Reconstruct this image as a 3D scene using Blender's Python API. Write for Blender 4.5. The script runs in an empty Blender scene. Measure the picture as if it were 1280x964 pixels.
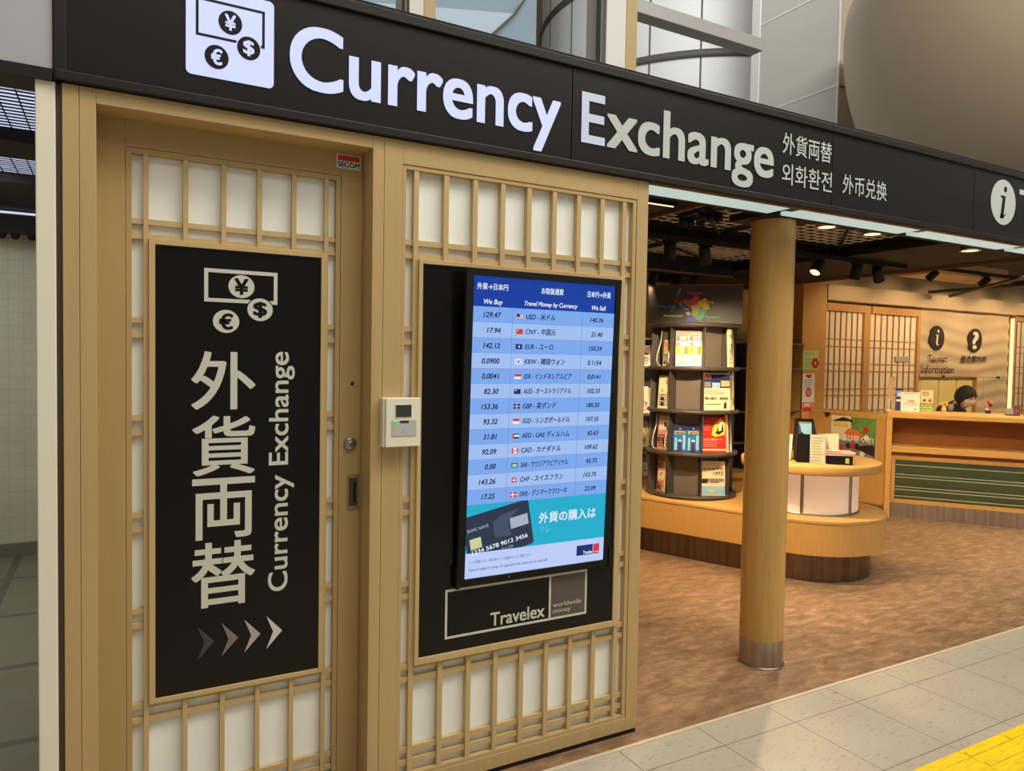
import bpy, bmesh, math, random
from mathutils import Matrix, Vector
random.seed(7)
SC = bpy.context.scene
COL = SC.collection

# ---------------------------------------------------------------- camera
YAW, PITCH, ROLL = 0.50128, -0.03559, 0.01721
fw = Vector((math.sin(YAW)*math.cos(PITCH), math.cos(YAW)*math.cos(PITCH), math.sin(PITCH)))
rt = Vector((math.cos(YAW), -math.sin(YAW), 0)); up = rt.cross(fw)
rt2 = math.cos(ROLL)*rt + math.sin(ROLL)*up
up2 = -math.sin(ROLL)*rt + math.cos(ROLL)*up
cd = bpy.data.cameras.new('camera'); cam = bpy.data.objects.new('camera', cd); COL.objects.link(cam)
cam.matrix_world = Matrix(((rt2.x, up2.x, -fw.x, 0.1323), (rt2.y, up2.y, -fw.y, -2.4242), (rt2.z, up2.z, -fw.z, 1.6), (0, 0, 0, 1)))
cd.sensor_width = 36; cd.lens = 903.67*36/1280; cd.clip_start = .05; cd.clip_end = 200
SC.camera = cam

# ---------------------------------------------------------------- world, light, exposure
SC.view_settings.view_transform = 'Standard'; SC.view_settings.look = 'None'
SC.view_settings.gamma = 1; SC.view_settings.use_curve_mapping = False
SC.view_settings.exposure = 0.0
w = bpy.data.worlds.new('hall_light'); SC.world = w; w.use_nodes = True
w.node_tree.nodes['Background'].inputs[0].default_value = (1.0, .97, .88, 1)
w.node_tree.nodes['Background'].inputs[1].default_value = 0.25

def area(name, loc, rot, sx, sy, power, color):
    d = bpy.data.lights.new(name, 'AREA'); d.shape = 'RECTANGLE'; d.size = sx; d.size_y = sy
    d.energy = power; d.color = color
    o = bpy.data.objects.new(name, d); COL.objects.link(o); o.location = loc; o.rotation_euler = rot
    return o
# rows of hall ceiling lights above the walkway; two added fill lamps after them
area('hall_ceiling_light', (2.5, -2.6, 5.2), (math.radians(12), 0, 0), 7, 2.5, 120, (1, .95, .84))
area('hall_upper_light', (6.0, -3.0, 9.0), (math.radians(62), 0, 0), 10, 3, 900, (1, .96, .9))
area('drum_fill_light', (7.5, 5.5, 11), (math.radians(70), 0, 0), 8, 2, 280, (.93, .97, 1))  # unseen lamp added to brighten the silver drum and pale upper wall
area('bowl_fill_light', (8.5, -2.5, 3.2), (math.radians(165), 0, 0), 4, 1.5, 60, (1, .93, .82))  # unseen lamp added to lift the underside of the bowl soffit
area('corridor_light', (-1.2, 2.2, 2.5), (math.radians(20), 0, 0), 1.6, 1.0, 24, (.97, 1, .95))

# ---------------------------------------------------------------- materials
def lin(c):
    c = c/255.
    return c/12.92 if c <= .04045 else ((c+.055)/1.055)**2.4
def L3(r, g, b): return (lin(r), lin(g), lin(b), 1)
MATS = {}
def mat(name, rgb, rough=.5, metal=0., spec=.5, vary=0., scale=8., stretch=(1, 1, 1), bump=0., detail=4.):
    m = bpy.data.materials.new(name); m.use_nodes = True; nt = m.node_tree; b = nt.nodes['Principled BSDF']
    b.inputs['Roughness'].default_value = rough; b.inputs['Metallic'].default_value = metal
    b.inputs['Specular IOR Level'].default_value = spec
    c = L3(*rgb)
    b.inputs['Base Color'].default_value = c
    if vary or bump:
        tc = nt.nodes.new('ShaderNodeTexCoord'); mp = nt.nodes.new('ShaderNodeMapping'); mp.inputs['Scale'].default_value = stretch
        nz = nt.nodes.new('ShaderNodeTexNoise'); nz.inputs['Scale'].default_value = scale; nz.inputs['Detail'].default_value = detail
        nt.links.new(tc.outputs['Object'], mp.inputs[0]); nt.links.new(mp.outputs[0], nz.inputs['Vector'])
        if vary:
            rp = nt.nodes.new('ShaderNodeValToRGB')
            rp.color_ramp.elements[0].position = .3; rp.color_ramp.elements[1].position = .7
            rp.color_ramp.elements[0].color = tuple(x*(1-vary) for x in c[:3])+(1,)
            rp.color_ramp.elements[1].color = tuple(min(1, x*(1+vary)) for x in c[:3])+(1,)
            nt.links.new(nz.outputs[0], rp.inputs[0]); nt.links.new(rp.outputs[0], b.inputs['Base Color'])
        if bump:
            bp = nt.nodes.new('ShaderNodeBump'); bp.inputs['Strength'].default_value = bump; bp.inputs['Distance'].default_value = .01
            nt.links.new(nz.outputs[0], bp.inputs['Height']); nt.links.new(bp.outputs[0], b.inputs['Normal'])
    MATS[name] = m
    return m
def emit(name, rgb, strength=1., base=(20, 20, 20)):
    m = bpy.data.materials.new(name); m.use_nodes = True; b = m.node_tree.nodes['Principled BSDF']
    b.inputs['Base Color'].default_value = L3(*base); b.inputs['Roughness'].default_value = .35
    b.inputs['Specular IOR Level'].default_value = .2
    b.inputs['Emission Color'].default_value = L3(*rgb); b.inputs['Emission Strength'].default_value = strength
    MATS[name] = m
    return m
def glass(name, rgb, amount=.15, rough=.05):
    m = bpy.data.materials.new(name); m.use_nodes = True; nt = m.node_tree; b = nt.nodes['Principled BSDF']
    b.inputs['Base Color'].default_value = L3(*rgb); b.inputs['Roughness'].default_value = rough; b.inputs['Specular IOR Level'].default_value = .25
    tr = nt.nodes.new('ShaderNodeBsdfTransparent'); mx = nt.nodes.new('ShaderNodeMixShader'); mx.inputs[0].default_value = amount
    nt.links.new(tr.outputs[0], mx.inputs[1]); nt.links.new(b.outputs[0], mx.inputs[2])
    nt.links.new(mx.outputs[0], nt.nodes['Material Output'].inputs[0])
    MATS[name] = m
    return m

WOOD = mat('beige_painted_wood', (190, 161, 112), .42, 0, .35, .035, 3, (6, 6, .5))
WOODL = mat('light_muntin_wood', (198, 170, 120), .45, 0, .35, .04, 6, (8, 8, .6))
DOORW = mat('door_leaf_wood', (176, 148, 98), .42, 0, .35, .035, 3, (6, 6, .5))
PAPER = mat('shoji_paper', (244, 244, 236), .5, 0, .3, .03, 5, (3, 3, .6))
BLACK = mat('sign_black', (30, 27, 27), .35, 0, .25)
BLACKG = mat('gloss_black_board', (17, 15, 14), .18, 0, .3)
DARK = mat('dark_rail', (34, 31, 30), .45, 0, .25)
CREAM = mat('cream_painted_metal', (236, 230, 208), .4, 0, .4, .02, 6)
STEEL = mat('brushed_steel', (176, 166, 154), .3, .85, .5, .22, 1, (26, 26, .4))
CHROME = mat('satin_metal', (165, 155, 140), .3, 1, .5)
SILVERT = mat('silver_lettering', (205, 204, 190), .4, 0, .4)
OAK = mat('oak_veneer', (214, 164, 92), .4, 0, .4, .07, 5, (1.5, 1.5, 10))
OAKD = mat('oak_front', (208, 158, 88), .42, 0, .35, .05, 8, (12, 12, .8))
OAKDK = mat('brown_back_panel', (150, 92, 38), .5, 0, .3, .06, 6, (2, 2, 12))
COLW = mat('column_veneer', (192, 150, 84), .32, 0, .45, .09, 5, (10, 10, .6))
PINE = mat('pillar_wood', (206, 152, 76), .5, 0, .3, .06, 5, (8, 8, .6))
CHAR = mat('charcoal_plastic', (76, 68, 62), .4, 0, .4)
CHARL = mat('grey_panel_plastic', (112, 100, 88), .45, 0, .4, .05, 5)
MATTEBLK = mat('matte_black', (13, 12, 12), .6, 0, .3)
CEILBLK = mat('ceiling_black', (16, 14, 14), .7, 0, .3)
BROWNEDGE = mat('brown_trim', (120, 84, 56), .5, 0, .3)
MESHG = mat('expanded_mesh_grey', (190, 186, 182), .45, 0, .5)
WHITE = mat('white_card', (236, 232, 222), .5, 0, .3)
WHITEP = mat('white_plastic', (228, 228, 215), .4, 0, .4)
TRAV = mat('taupe_square', (96, 84, 80), .35, 0, .3)
RED = mat('red_print', (200, 50, 40), .45, 0, .3)
ORANGE = mat('orange_print', (226, 120, 50), .45, 0, .3)
YELLOW = mat('yellow_print', (240, 205, 70), .45, 0, .3)
BLUEP = mat('blue_print', (40, 120, 190), .4, 0, .3)
LBLUE = mat('pale_blue_print', (150, 195, 215), .45, 0, .3)
NAVY = mat('navy_print', (40, 46, 90), .45, 0, .3)
GREENP = mat('green_print', (110, 150, 70), .5, 0, .3, .25, 30)
LIME = mat('lime_paper', (190, 205, 120), .5, 0, .3)
PINKP = mat('pink_print', (222, 150, 130), .45, 0, .3)
TANP = mat('tan_print', (205, 172, 120), .5, 0, .3, .1, 30)
INK = mat('dark_ink', (52, 40, 34), .5, 0, .3)
GREYP = mat('grey_print', (140, 130, 125), .5, 0, .3)
PURPLE = mat('purple_print', (70, 56, 120), .5, 0, .3)
CREAMP = mat('cream_print', (238, 220, 180), .5, 0, .3)
TEALP = mat('mint_print', (120, 195, 165), .45, 0, .3)
HAIR = mat('black_hair', (16, 12, 11), .6, 0, .15, .3, 60)
SKIN = mat('skin', (206, 158, 122), .5, 0, .3)
JACKET = mat('dark_jacket', (30, 26, 32), .75, 0, .2)
MASKM = mat('white_mask_cloth', (226, 220, 212), .7, 0, .2)
SHOJI2 = mat('warm_screen_paper', (236, 214, 176), .6, 0, .2)
SHOJIB = mat('screen_bar_wood', (150, 104, 60), .5, 0, .3)
SHOJIF = mat('screen_frame_wood', (196, 144, 84), .5, 0, .3, .06, 6, (8, 8, .6))
PLASTER = mat('beige_plaster', (200, 172, 132), .55, 0, .3, .04, 5)
GREENGL = mat('green_glass', (66, 76, 50), .12, 0, .6, .2, 2.5, (1, 1, 12))
HALLW = mat('hall_panel_white', (196, 192, 184), .45, 0, .3, .02, 1)
HALLB = mat('hall_panel_beige', (190, 176, 155), .45, 0, .3, .02, 1)
HALLC = mat('hall_bowl_beige', (196, 176, 150), .4, 0, .3)
SILVER = mat('drum_silver', (218, 220, 219), .4, .0, .4)
JOINT = mat('joint_dark', (90, 88, 85), .5, 0, .3)
JOINTL = mat('joint_light', (225, 224, 220), .5, 0, .3)
TANPIL = mat('tan_mullion', (165, 140, 92), .45, 0, .3)
PALEBL = mat('pale_blue_ceiling', (186, 202, 216), .6, 0, .3)
PALEBL2 = mat('blue_grey_ceiling', (150, 168, 180), .6, 0, .3)
GREYWALL = mat('corridor_wall_tile', (170, 167, 150), .4, 0, .4)
LETLIT = emit('lit_letter', (192, 202, 255), 1.0, (120, 120, 120))
LETHALF = emit('half_lit_letter', (165, 175, 225), .45, (176, 182, 180))
LETDIM = emit('unlit_letter_glow', (150, 160, 155), .22, (176, 182, 176))  # letters are switched off; faint emission stands in for reflected hall light
SOFLIT = emit('soffit_light_panel', (188, 208, 200), .9, (60, 60, 60))
LOUVLIT = emit('louver_light', (205, 215, 245), 1.0)
LAMPLIT = emit('lamp_glow', (255, 225, 160), 2.2)
COVELIT = emit('cove_glow', (255, 232, 160), 1.5)
DRUMLIT = emit('drum_light', (236, 200, 168), .38, (225, 205, 185))
LEDG = emit('green_led', (60, 230, 120), 1.2)
LEDB = emit('blue_led', (90, 140, 255), 1.2)

def scr(name, rgb, s=1.0): return emit(name, rgb, s, (8, 8, 8))
S_HEAD = scr('screen_blue', (22, 62, 158)); S_ROWA = scr('screen_row_blue', (124, 168, 236)); S_ROWB = scr('screen_row_pale', (160, 190, 240))
S_WHITE = scr('screen_white', (235, 240, 255)); S_INK = scr('screen_ink', (26, 36, 84)); S_TEAL = scr('screen_teal', (34, 172, 204))
S_CARD = scr('screen_card', (44, 54, 76)); S_CARDL = scr('screen_card_grey', (66, 80, 104)); S_FOOT = scr('screen_foot', (186, 204, 248)); S_LINE = scr('screen_line', (98, 128, 186))
S_RED = scr('screen_red', (205, 60, 70)); S_GRN = scr('screen_green', (40, 140, 80)); S_NAVY = scr('screen_navy', (24, 44, 110)); S_YEL = scr('screen_chip', (205, 208, 150)); S_PALE = scr('screen_pale_teal', (110, 200, 222)); S_SIL = scr('screen_silver', (168, 178, 196)); S_BLK = scr('screen_black', (20, 22, 26))

def joints_floor():
    m = bpy.data.materials.new('hall_floor_tile'); m.use_nodes = True; nt = m.node_tree; N = nt.nodes; K = nt.links; b = N['Principled BSDF']
    tc = N.new('ShaderNodeTexCoord'); sp = N.new('ShaderNodeSeparateXYZ'); K.new(tc.outputs['Object'], sp.inputs[0])
    def math_(op, a, bb):
        n = N.new('ShaderNodeMath'); n.operation = op
        for i, v in enumerate((a, bb)):
            if isinstance(v, (int, float)): n.inputs[i].default_value = v
            else: K.new(v, n.inputs[i])
        return n.outputs[0]
    def line(co, off, s, wd):
        u = math_('FRACT', math_('DIVIDE', math_('SUBTRACT', co, off-40*s), s), 0)
        return math_('LESS_THAN', u, wd/s)
    jt = math_('MAXIMUM', line(sp.outputs['X'], 2.366, .4264, .0035), line(sp.outputs['Y'], -.2578, .4264, .0035))
    def dots(sx, sy, rot, thr, sc):
        mp = N.new('ShaderNodeMapping'); mp.inputs['Scale'].default_value = (sx, sy, 1); mp.inputs['Rotation'].default_value = (0, 0, rot)
        K.new(tc.outputs['Object'], mp.inputs[0]); nz = N.new('ShaderNodeTexNoise'); nz.inputs['Scale'].default_value = sc; nz.inputs['Detail'].default_value = 3
        K.new(mp.outputs[0], nz.inputs['Vector']); return math_('GREATER_THAN', nz.outputs[0], thr)
    scratch = math_('MAXIMUM', dots(1, 8, .7, .665, 14), dots(1, 10, 2.2, .675, 12))
    scratch = math_('MAXIMUM', scratch, dots(1, 2, .3, .685, 45))
    nz = N.new('ShaderNodeTexNoise'); nz.inputs['Scale'].default_value = 3; nz.inputs['Detail'].default_value = 6; K.new(tc.outputs['Object'], nz.inputs['Vector'])
    rp = N.new('ShaderNodeValToRGB'); rp.color_ramp.elements[0].color = L3(170, 161, 143); rp.color_ramp.elements[1].color = L3(187, 178, 160); K.new(nz.outputs[0], rp.inputs[0])
    m1 = N.new('ShaderNodeMixRGB'); m1.inputs[2].default_value = L3(120, 112, 92); K.new(math_('MULTIPLY', scratch, .75), m1.inputs[0]); K.new(rp.outputs[0], m1.inputs[1])
    m2 = N.new('ShaderNodeMixRGB'); m2.inputs[2].default_value = L3(84, 80, 70); K.new(jt, m2.inputs[0]); K.new(m1.outputs[0], m2.inputs[1])
    K.new(m2.outputs[0], b.inputs['Base Color']); b.inputs['Roughness'].default_value = .32; b.inputs['Specular IOR Level'].default_value = .4
    return m
def brown_floor():
    m = bpy.data.materials.new('brown_vinyl_floor'); m.use_nodes = True; nt = m.node_tree; N = nt.nodes; K = nt.links; b = N['Principled BSDF']
    tc = N.new('ShaderNodeTexCoord')
    mp = N.new('ShaderNodeMapping'); mp.inputs['Scale'].default_value = (1, 2.6, 1); mp.inputs['Rotation'].default_value = (0, 0, .6); K.new(tc.outputs['Object'], mp.inputs[0])
    n1 = N.new('ShaderNodeTexNoise'); n1.inputs['Scale'].default_value = 6.5; n1.inputs['Detail'].default_value = 9; n1.inputs['Roughness'].default_value = .72; n1.inputs['Distortion'].default_value = .5; K.new(mp.outputs[0], n1.inputs['Vector'])
    rp = N.new('ShaderNodeValToRGB'); e = rp.color_ramp.elements
    e[0].position = .32; e[0].color = L3(104, 78, 56); e[1].position = .7; e[1].color = L3(168, 134, 100)
    x = e.new(.5); x.color = L3(132, 102, 74)
    K.new(n1.outputs[0], rp.inputs[0]); K.new(rp.outputs[0], b.inputs['Base Color'])
    b.inputs['Roughness'].default_value = .5; b.inputs['Specular IOR Level'].default_value = .3
    return m
def grid_mat(name, base, line, s, wd, axes=('X', 'Z'), rough=.4, offs=(0, 0), s2=None):
    m = bpy.data.materials.new(name); m.use_nodes = True; nt = m.node_tree; N = nt.nodes; K = nt.links; b = N['Principled BSDF']
    tc = N.new('ShaderNodeTexCoord'); sp = N.new('ShaderNodeSeparateXYZ'); K.new(tc.outputs['Object'], sp.inputs[0])
    outs = []
    for a, off, ss in zip(axes, offs, (s, s2 or s)):
        n0 = N.new('ShaderNodeMath'); n0.operation = 'ADD'; n0.inputs[1].default_value = 40*ss - off; K.new(sp.outputs[a], n0.inputs[0])
        n1 = N.new('ShaderNodeMath'); n1.operation = 'DIVIDE'; n1.inputs[1].default_value = ss; K.new(n0.outputs[0], n1.inputs[0])
        n2 = N.new('ShaderNodeMath'); n2.operation = 'FRACT'; K.new(n1.outputs[0], n2.inputs[0])
        n3 = N.new('ShaderNodeMath'); n3.operation = 'LESS_THAN'; n3.inputs[1].default_value = wd/ss; K.new(n2.outputs[0], n3.inputs[0]); outs.append(n3.outputs[0])
    mxn = N.new('ShaderNodeMath'); mxn.operation = 'MAXIMUM'; K.new(outs[0], mxn.inputs[0]); K.new(outs[1], mxn.inputs[1])
    nz = N.new('ShaderNodeTexNoise'); nz.inputs['Scale'].default_value = 2.5; nz.inputs['Detail'].default_value = 5; K.new(tc.outputs['Object'], nz.inputs['Vector'])
    rp = N.new('ShaderNodeValToRGB'); c = L3(*base); rp.color_ramp.elements[0].color = tuple(x*.82 for x in c[:3])+(1,); rp.color_ramp.elements[1].color = tuple(min(1, x*1.15) for x in c[:3])+(1,); K.new(nz.outputs[0], rp.inputs[0])
    mx = N.new('ShaderNodeMixRGB'); K.new(mxn.outputs[0], mx.inputs[0]); K.new(rp.outputs[0], mx.inputs[1]); mx.inputs[2].default_value = L3(*line)
    K.new(mx.outputs[0], b.inputs['Base Color']); b.inputs['Roughness'].default_value = rough
    return m
TILE = joints_floor(); BROWNF = brown_floor()
CORRF = grid_mat('corridor_floor_tile', (134, 128, 112), (104, 98, 86), .86, .05, ('X', 'Y'), .45, (.3, .2))
CORRW = grid_mat('corridor_wall_tiles', (204, 200, 182), (186, 182, 164), .1, .005, ('X', 'Z'), .4)
TACT = mat('yellow_tactile', (240, 205, 22), .5, 0, .4, .12, 14, (1, 5, 1))

# ---------------------------------------------------------------- mesh helpers
GL = {}
def glyphs(body, weight=0., shear=0., res=4):
    k = (body, weight, shear, res)
    if k not in GL:
        c = bpy.data.curves.new('glyphs', 'FONT'); c.body = body; c.size = 1; c.offset = weight; c.shear = shear; c.resolution_u = res
        o = bpy.data.objects.new('glyphs', c); COL.objects.link(o)
        dg = bpy.context.evaluated_depsgraph_get(); dg.update()
        me = bpy.data.meshes.new_from_object(o.evaluated_get(dg))
        GL[k] = ([(v.co.x, v.co.y) for v in me.vertices], [tuple(f.vertices) for f in me.polygons])
        bpy.data.objects.remove(o); bpy.data.curves.remove(c); bpy.data.meshes.remove(me)
    return GL[k]

class MB:
    def __init__(s, M=None): s.v = []; s.f = []; s.mi = []; s.mats = []; s.sm = []; s.M = M or Matrix()
    def add(s, vs, fs, m, M=None, smooth=False):
        T = s.M @ M if M else s.M
        n = len(s.v); s.v += [T @ Vector(q) for q in vs]
        if m not in s.mats: s.mats.append(m)
        i = s.mats.index(m)
        for q in fs: s.f.append(tuple(n+j for j in q)); s.mi.append(i); s.sm.append(smooth)
        return s
    def box(s, x0, x1, y0, y1, z0, z1, m, M=None):
        return s.add([(x0, y0, z0), (x1, y0, z0), (x1, y1, z0), (x0, y1, z0), (x0, y0, z1), (x1, y0, z1), (x1, y1, z1), (x0, y1, z1)],
                     [(0, 3, 2, 1), (4, 5, 6, 7), (0, 1, 5, 4), (1, 2, 6, 5), (2, 3, 7, 6), (3, 0, 4, 7)], m, M)
    def prism(s, pts, z0, z1, m, M=None, smooth=False):      # polygon in xy, ccw, extruded along z
        n = len(pts)
        s.add([(x, y, z0) for x, y in pts]+[(x, y, z1) for x, y in pts], [tuple(range(n-1, -1, -1)), tuple(range(n, 2*n))], m, M)
        return s.add([(x, y, z0) for x, y in pts]+[(x, y, z1) for x, y in pts], [(i, (i+1) % n, n+(i+1) % n, n+i) for i in range(n)], m, M, smooth)
    def yprism(s, pts, y0, y1, m, M=None):                   # polygon in xz seen from -y, ccw
        return s.prism(pts, -y1, -y0, m, (M or Matrix()) @ Matrix(((1, 0, 0, 0), (0, 0, -1, 0), (0, 1, 0, 0), (0, 0, 0, 1))))
    def lathe(s, prof, c, m, n=40, M=None, a0=0, a1=2*math.pi, smooth=True):
        full = abs(a1-a0-2*math.pi) < 1e-6; k = n if full else n+1
        vs = []; fs = []
        for i in range(k):
            a = a0+(a1-a0)*i/n
            for r, z in prof: vs.append((c[0]+r*math.cos(a), c[1]+r*math.sin(a), c[2]+z))
        P = len(prof)
        for i in range(n):
            j = (i+1) % k
            for q in range(P-1): fs.append((i*P+q, j*P+q, j*P+q+1, i*P+q+1))
        return s.add(vs, fs, m, M, smooth)
    def cyl(s, c, r, z0, z1, m, n=32, M=None, r2=None):
        pts = [(c[0]+r*math.cos(2*math.pi*i/n), c[1]+r*math.sin(2*math.pi*i/n)) for i in range(n)]
        r2 = r if r2 is None else r2
        pt2 = [(c[0]+r2*math.cos(2*math.pi*i/n), c[1]+r2*math.sin(2*math.pi*i/n)) for i in range(n)]
        vs = [(x, y, z0) for x, y in pts]+[(x, y, z1) for x, y in pt2]
        s.add(vs, [tuple(range(n-1, -1, -1)), tuple(range(n, 2*n))], m, M)
        return s.add(vs, [(i, (i+1) % n, n+(i+1) % n, n+i) for i in range(n)], m, M, True)
    def rod(s, a, b, r, m, n=12, r2=None):
        a = Vector(a); b = Vector(b); d = b-a; q = d.to_track_quat('Z', 'Y').to_matrix().to_4x4()
        return s.cyl((0, 0), r, 0, d.length, m, n, Matrix.Translation(a) @ q, r2)
    def ball(s, c, rx, ry, rz, m, n=20, M=None):
        prof = [(max(1e-4, math.sin(math.pi*i/n)), -math.cos(math.pi*i/n)) for i in range(n+1)]
        return s.lathe(prof, (0, 0, 0), m, n*2, (M or Matrix()) @ Matrix.Translation(c) @ Matrix.Diagonal((rx, ry, rz, 1)))
    def disc(s, x, z, y, rx, rz, m, n=40, M=None, t=.001):
        return s.yprism([(x+rx*math.cos(2*math.pi*i/n), z+rz*math.sin(2*math.pi*i/n)) for i in range(n)], y, y+t, m, M)
    def poly(s, pts, y, m, M=None): return s.yprism(pts, y, y+.0006, m, M)
    def rect(s, x0, x1, z0, z1, y, m, M=None, t=.0006): return s.box(x0, x1, y, y+t, z0, z1, m, M)
    def text(s, body, y, m, box=None, x=0, zb=0, cap=.1, width=None, align='l', weight=0., shear=0., res=4, M=None, rot=False):
        vs, fs = glyphs(body, 0, shear, res)
        xs = [q[0] for q in vs]; ys = [q[1] for q in vs]; a, b, c, d = min(xs), max(xs), min(ys), max(ys)
        if box:
            x0, x1, z0, z1 = box
            if rot: f = lambda q: (x1-(q[1]-c)/(d-c)*(x1-x0), y, z0+(q[0]-a)/(b-a)*(z1-z0))
            else: f = lambda q: (x0+(q[0]-a)/(b-a)*(x1-x0), y, z0+(q[1]-c)/(d-c)*(z1-z0))
        else:
            sz = cap/.716; sx = width/(b-a) if width else sz
            o = {'l': x-a*sx, 'c': x-(a+b)/2*sx, 'r': x-b*sx}[align]
            f = lambda q: (o+q[0]*sx, y, zb+q[1]*sz)
        s.add([f(q) for q in vs], fs, m, M)
        if weight:
            w8 = weight*.8
            for k, (ox, oz) in enumerate(((1, 0), (-1, 0), (0, 1), (0, -1), (1, 1), (1, -1), (-1, 1), (-1, -1))):
                dx, dz = w8*ox, w8*oz*.8
                s.add([(lambda r: (r[0], r[1]-.000025*(k+1), r[2]))(f((q[0]+dx, q[1]+dz))) for q in vs], fs, m, M)
        return s
    def build(s, name, parent=None, bevel=0., kind=None, label=None, cat=None, group=None):
        me = bpy.data.meshes.new(name)
        off = Vector((0, 0, 0)); p = parent
        while p is not None: off += p.location; p = p.parent
        me.from_pydata([tuple(v-off) for v in s.v], [], s.f)
        for m in s.mats: me.materials.append(m)
        for i, pl in enumerate(me.polygons): pl.material_index = s.mi[i]; pl.use_smooth = s.sm[i]
        me.update()
        o = bpy.data.objects.new(name, me); COL.objects.link(o)
        if parent is not None: o.parent = parent
        if bevel:
            b = o.modifiers.new('edge', 'BEVEL'); b.width = bevel; b.segments = 2; b.limit_method = 'ANGLE'; b.angle_limit = math.radians(50)
        tag(o, label, cat, group, kind)
        return o
def letter_i(m, cx, cz, h, y, mt):                       # serif italic i
    w_ = h*.5
    g = lambda P: m.poly([(cx+a*w_, cz+b*h) for a, b in P], y, mt)
    g([(-.34, -.5), (.02, -.5), (.22, .2), (-.30, .2), (-.32, .15), (-.12, .13), (-.26, -.34)])
    g([(-.26, -.34), (-.34, -.5), (.02, -.5), (.3, -.36), (.26, -.33), (.05, -.42)])
    m.disc(cx+.17*w_, cz+.41*h, y, .17*w_, .09*h, mt, 24)
def tag(o, label=None, cat=None, group=None, kind=None):
    if label: o['label'] = label
    if cat: o['category'] = cat
    if group: o['group'] = group
    if kind: o['kind'] = kind
    return o
def thing(name, label, cat, loc=(0, 0, 0), group=None, kind=None):
    o = bpy.data.objects.new(name, None); COL.objects.link(o); o.location = loc; o.empty_display_size = .1
    return tag(o, label, cat, group, kind)
def frame(x, y, ang, z=0): return Matrix.Translation((x, y, z)) @ Matrix.Rotation(ang, 4, 'Z')

# ================================================================ SETTING
ZS = 2.36                                                # underside of the fascia
MB().box(-2.6, 15, -6, -.092, -.05, 0, TILE).build('floor_hall', label='pale grey tiled hall floor in front of the shop', cat='floor', kind='structure')
MB().box(-.03, 15, -.078, 6, -.05, 0, BROWNF).build('floor_shop', label='mottled brown floor inside the information shop', cat='floor', kind='structure')
MB().box(-2.6, -.03, -.078, 4.5, -.05, 0, CORRF).build('floor_corridor', label='grey stone floor of the side corridor', cat='floor', kind='structure')
MB().box(-2.6, 15, -.092, -.074, -.05, .004, mat('beige_floor_trim', (205, 188, 160), .4, 0, .4)).build('trim_1', label='thin metal strip between tile and brown floor', cat='trim', kind='structure')
# tactile paving: slab and guide bars
tp = MB()
for i in range(34):
    x0 = -1.6+i*.3 - .0
    tp.box(x0+.001, x0+.299, -1.037, -.738, 0, .004, TACT)
    for k in range(4):
        yc = -.738-.0375-k*.075
        tp.box(x0+.008, x0+.292, yc-.016, yc+.016, .004, .0085, TACT)
tp.build('tactile_paving', bevel=.002, label='yellow tactile paving strip with raised bars on the tiled floor', cat='tactile paving')

MB().box(-2.6, 0.5, 4.35, 4.45, 0, 3.2, CORRW).build('wall_back_left', label='pale tiled wall at the end of the side corridor', cat='wall', kind='structure')
MB().box(-2.6, .1, 4.325, 4.35, 0, .1, mat('grey_skirting', (120, 115, 100), .4)).build('baseboard_back_left', label='grey skirting under the corridor end wall', cat='baseboard', kind='structure')
MB().box(-.012, .03, .06, 4.35, 0, 3.1, PLASTER).build('wall_left', label='side wall of the exchange booth along the corridor', cat='wall', kind='structure')
MB().box(-2.5, -2.4, .0, 4.35, 0, 3.1, PLASTER).build('wall_far_left', label='far side wall of the corridor', cat='wall', kind='structure')
MB().box(2.065, 2.1, .14, 3.4, 0, ZS, WOOD).build('wall_booth_right', label='side wall of the exchange booth facing the shop', cat='wall', kind='structure')
MB().box(.03, 15, 3.5, 3.6, 0, 2.86, PLASTER).build('wall_back', label='back wall of the information shop', cat='wall', kind='structure')
# shop ceiling: black soffit slabs around an open bay, roof above
MB().box(2.1, 2.75, .2, 3.5, 2.42, 2.5, CEILBLK).box(4.95, 6.04, .2, 3.4, 2.42, 2.56, CEILBLK).build('ceiling', label='low black ceiling slab around the open bay', cat='ceiling', kind='structure')
MB().box(2.75, 2.762, .2, 3.4, 2.40, 2.5, BROWNEDGE).build('trim_2', label='brown edge board on the left side of the ceiling bay', cat='trim', kind='structure')
MB().box(6.04, 6.055, .2, 3.4, 2.395, 2.43, BROWNEDGE).build('trim_3', label='brown edge strip along the right side of the black ceiling', cat='trim', kind='structure')
MB().box(.0, 15, .2, 3.6, 2.86, 2.9, CEILBLK).build('ceiling_upper', label='black upper ceiling over the shop', cat='ceiling', kind='structure')
MB().box(-.0, 15, .2, .23, 2.785, 2.86, CEILBLK).build('wall_above_sign', label='black closure above the fascia', cat='wall', kind='structure')

# expanded metal raft
def raft(name, x0, x1, y0, y1, z, dx, label):
    m = MB()
    x = x0
    while x < x1: m.box(x, x+.016, y0, y1, z, z+.004, MESHG); x += dx
    y = y0
    while y < y1: m.box(x0, x1, y, y+.026, z-.001, z+.001, MESHG); y += .078
    for a, b, c, d in ((x0, x1, y0, y0+.02), (x0, x1, y1-.03, y1), (x0, x0+.03, y0, y1), (x1-.03, x1, y0, y1)): m.box(a, b, c, d, z-.012, z+.02, MATTEBLK)
    return m.build(name, label=label, cat='ceiling mesh', group='mesh rafts under the shop ceiling')
for x0, x1, y0, y1, tx in ((2.78, 3.72, .22, 1.24, 'front mesh ceiling raft left of the round column'), (3.76, 4.93, .22, 1.24, 'front mesh ceiling raft right of the round column'), (2.78, 3.72, 1.36, 2.28, 'rear mesh ceiling raft, left one, behind the front spotlights'), (3.76, 4.93, 1.36, 2.28, 'rear mesh ceiling raft, right one, behind the front spotlights')):
    raft('ceiling_mesh', x0, x1, y0, y1, 2.5, .10, tx)
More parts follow.
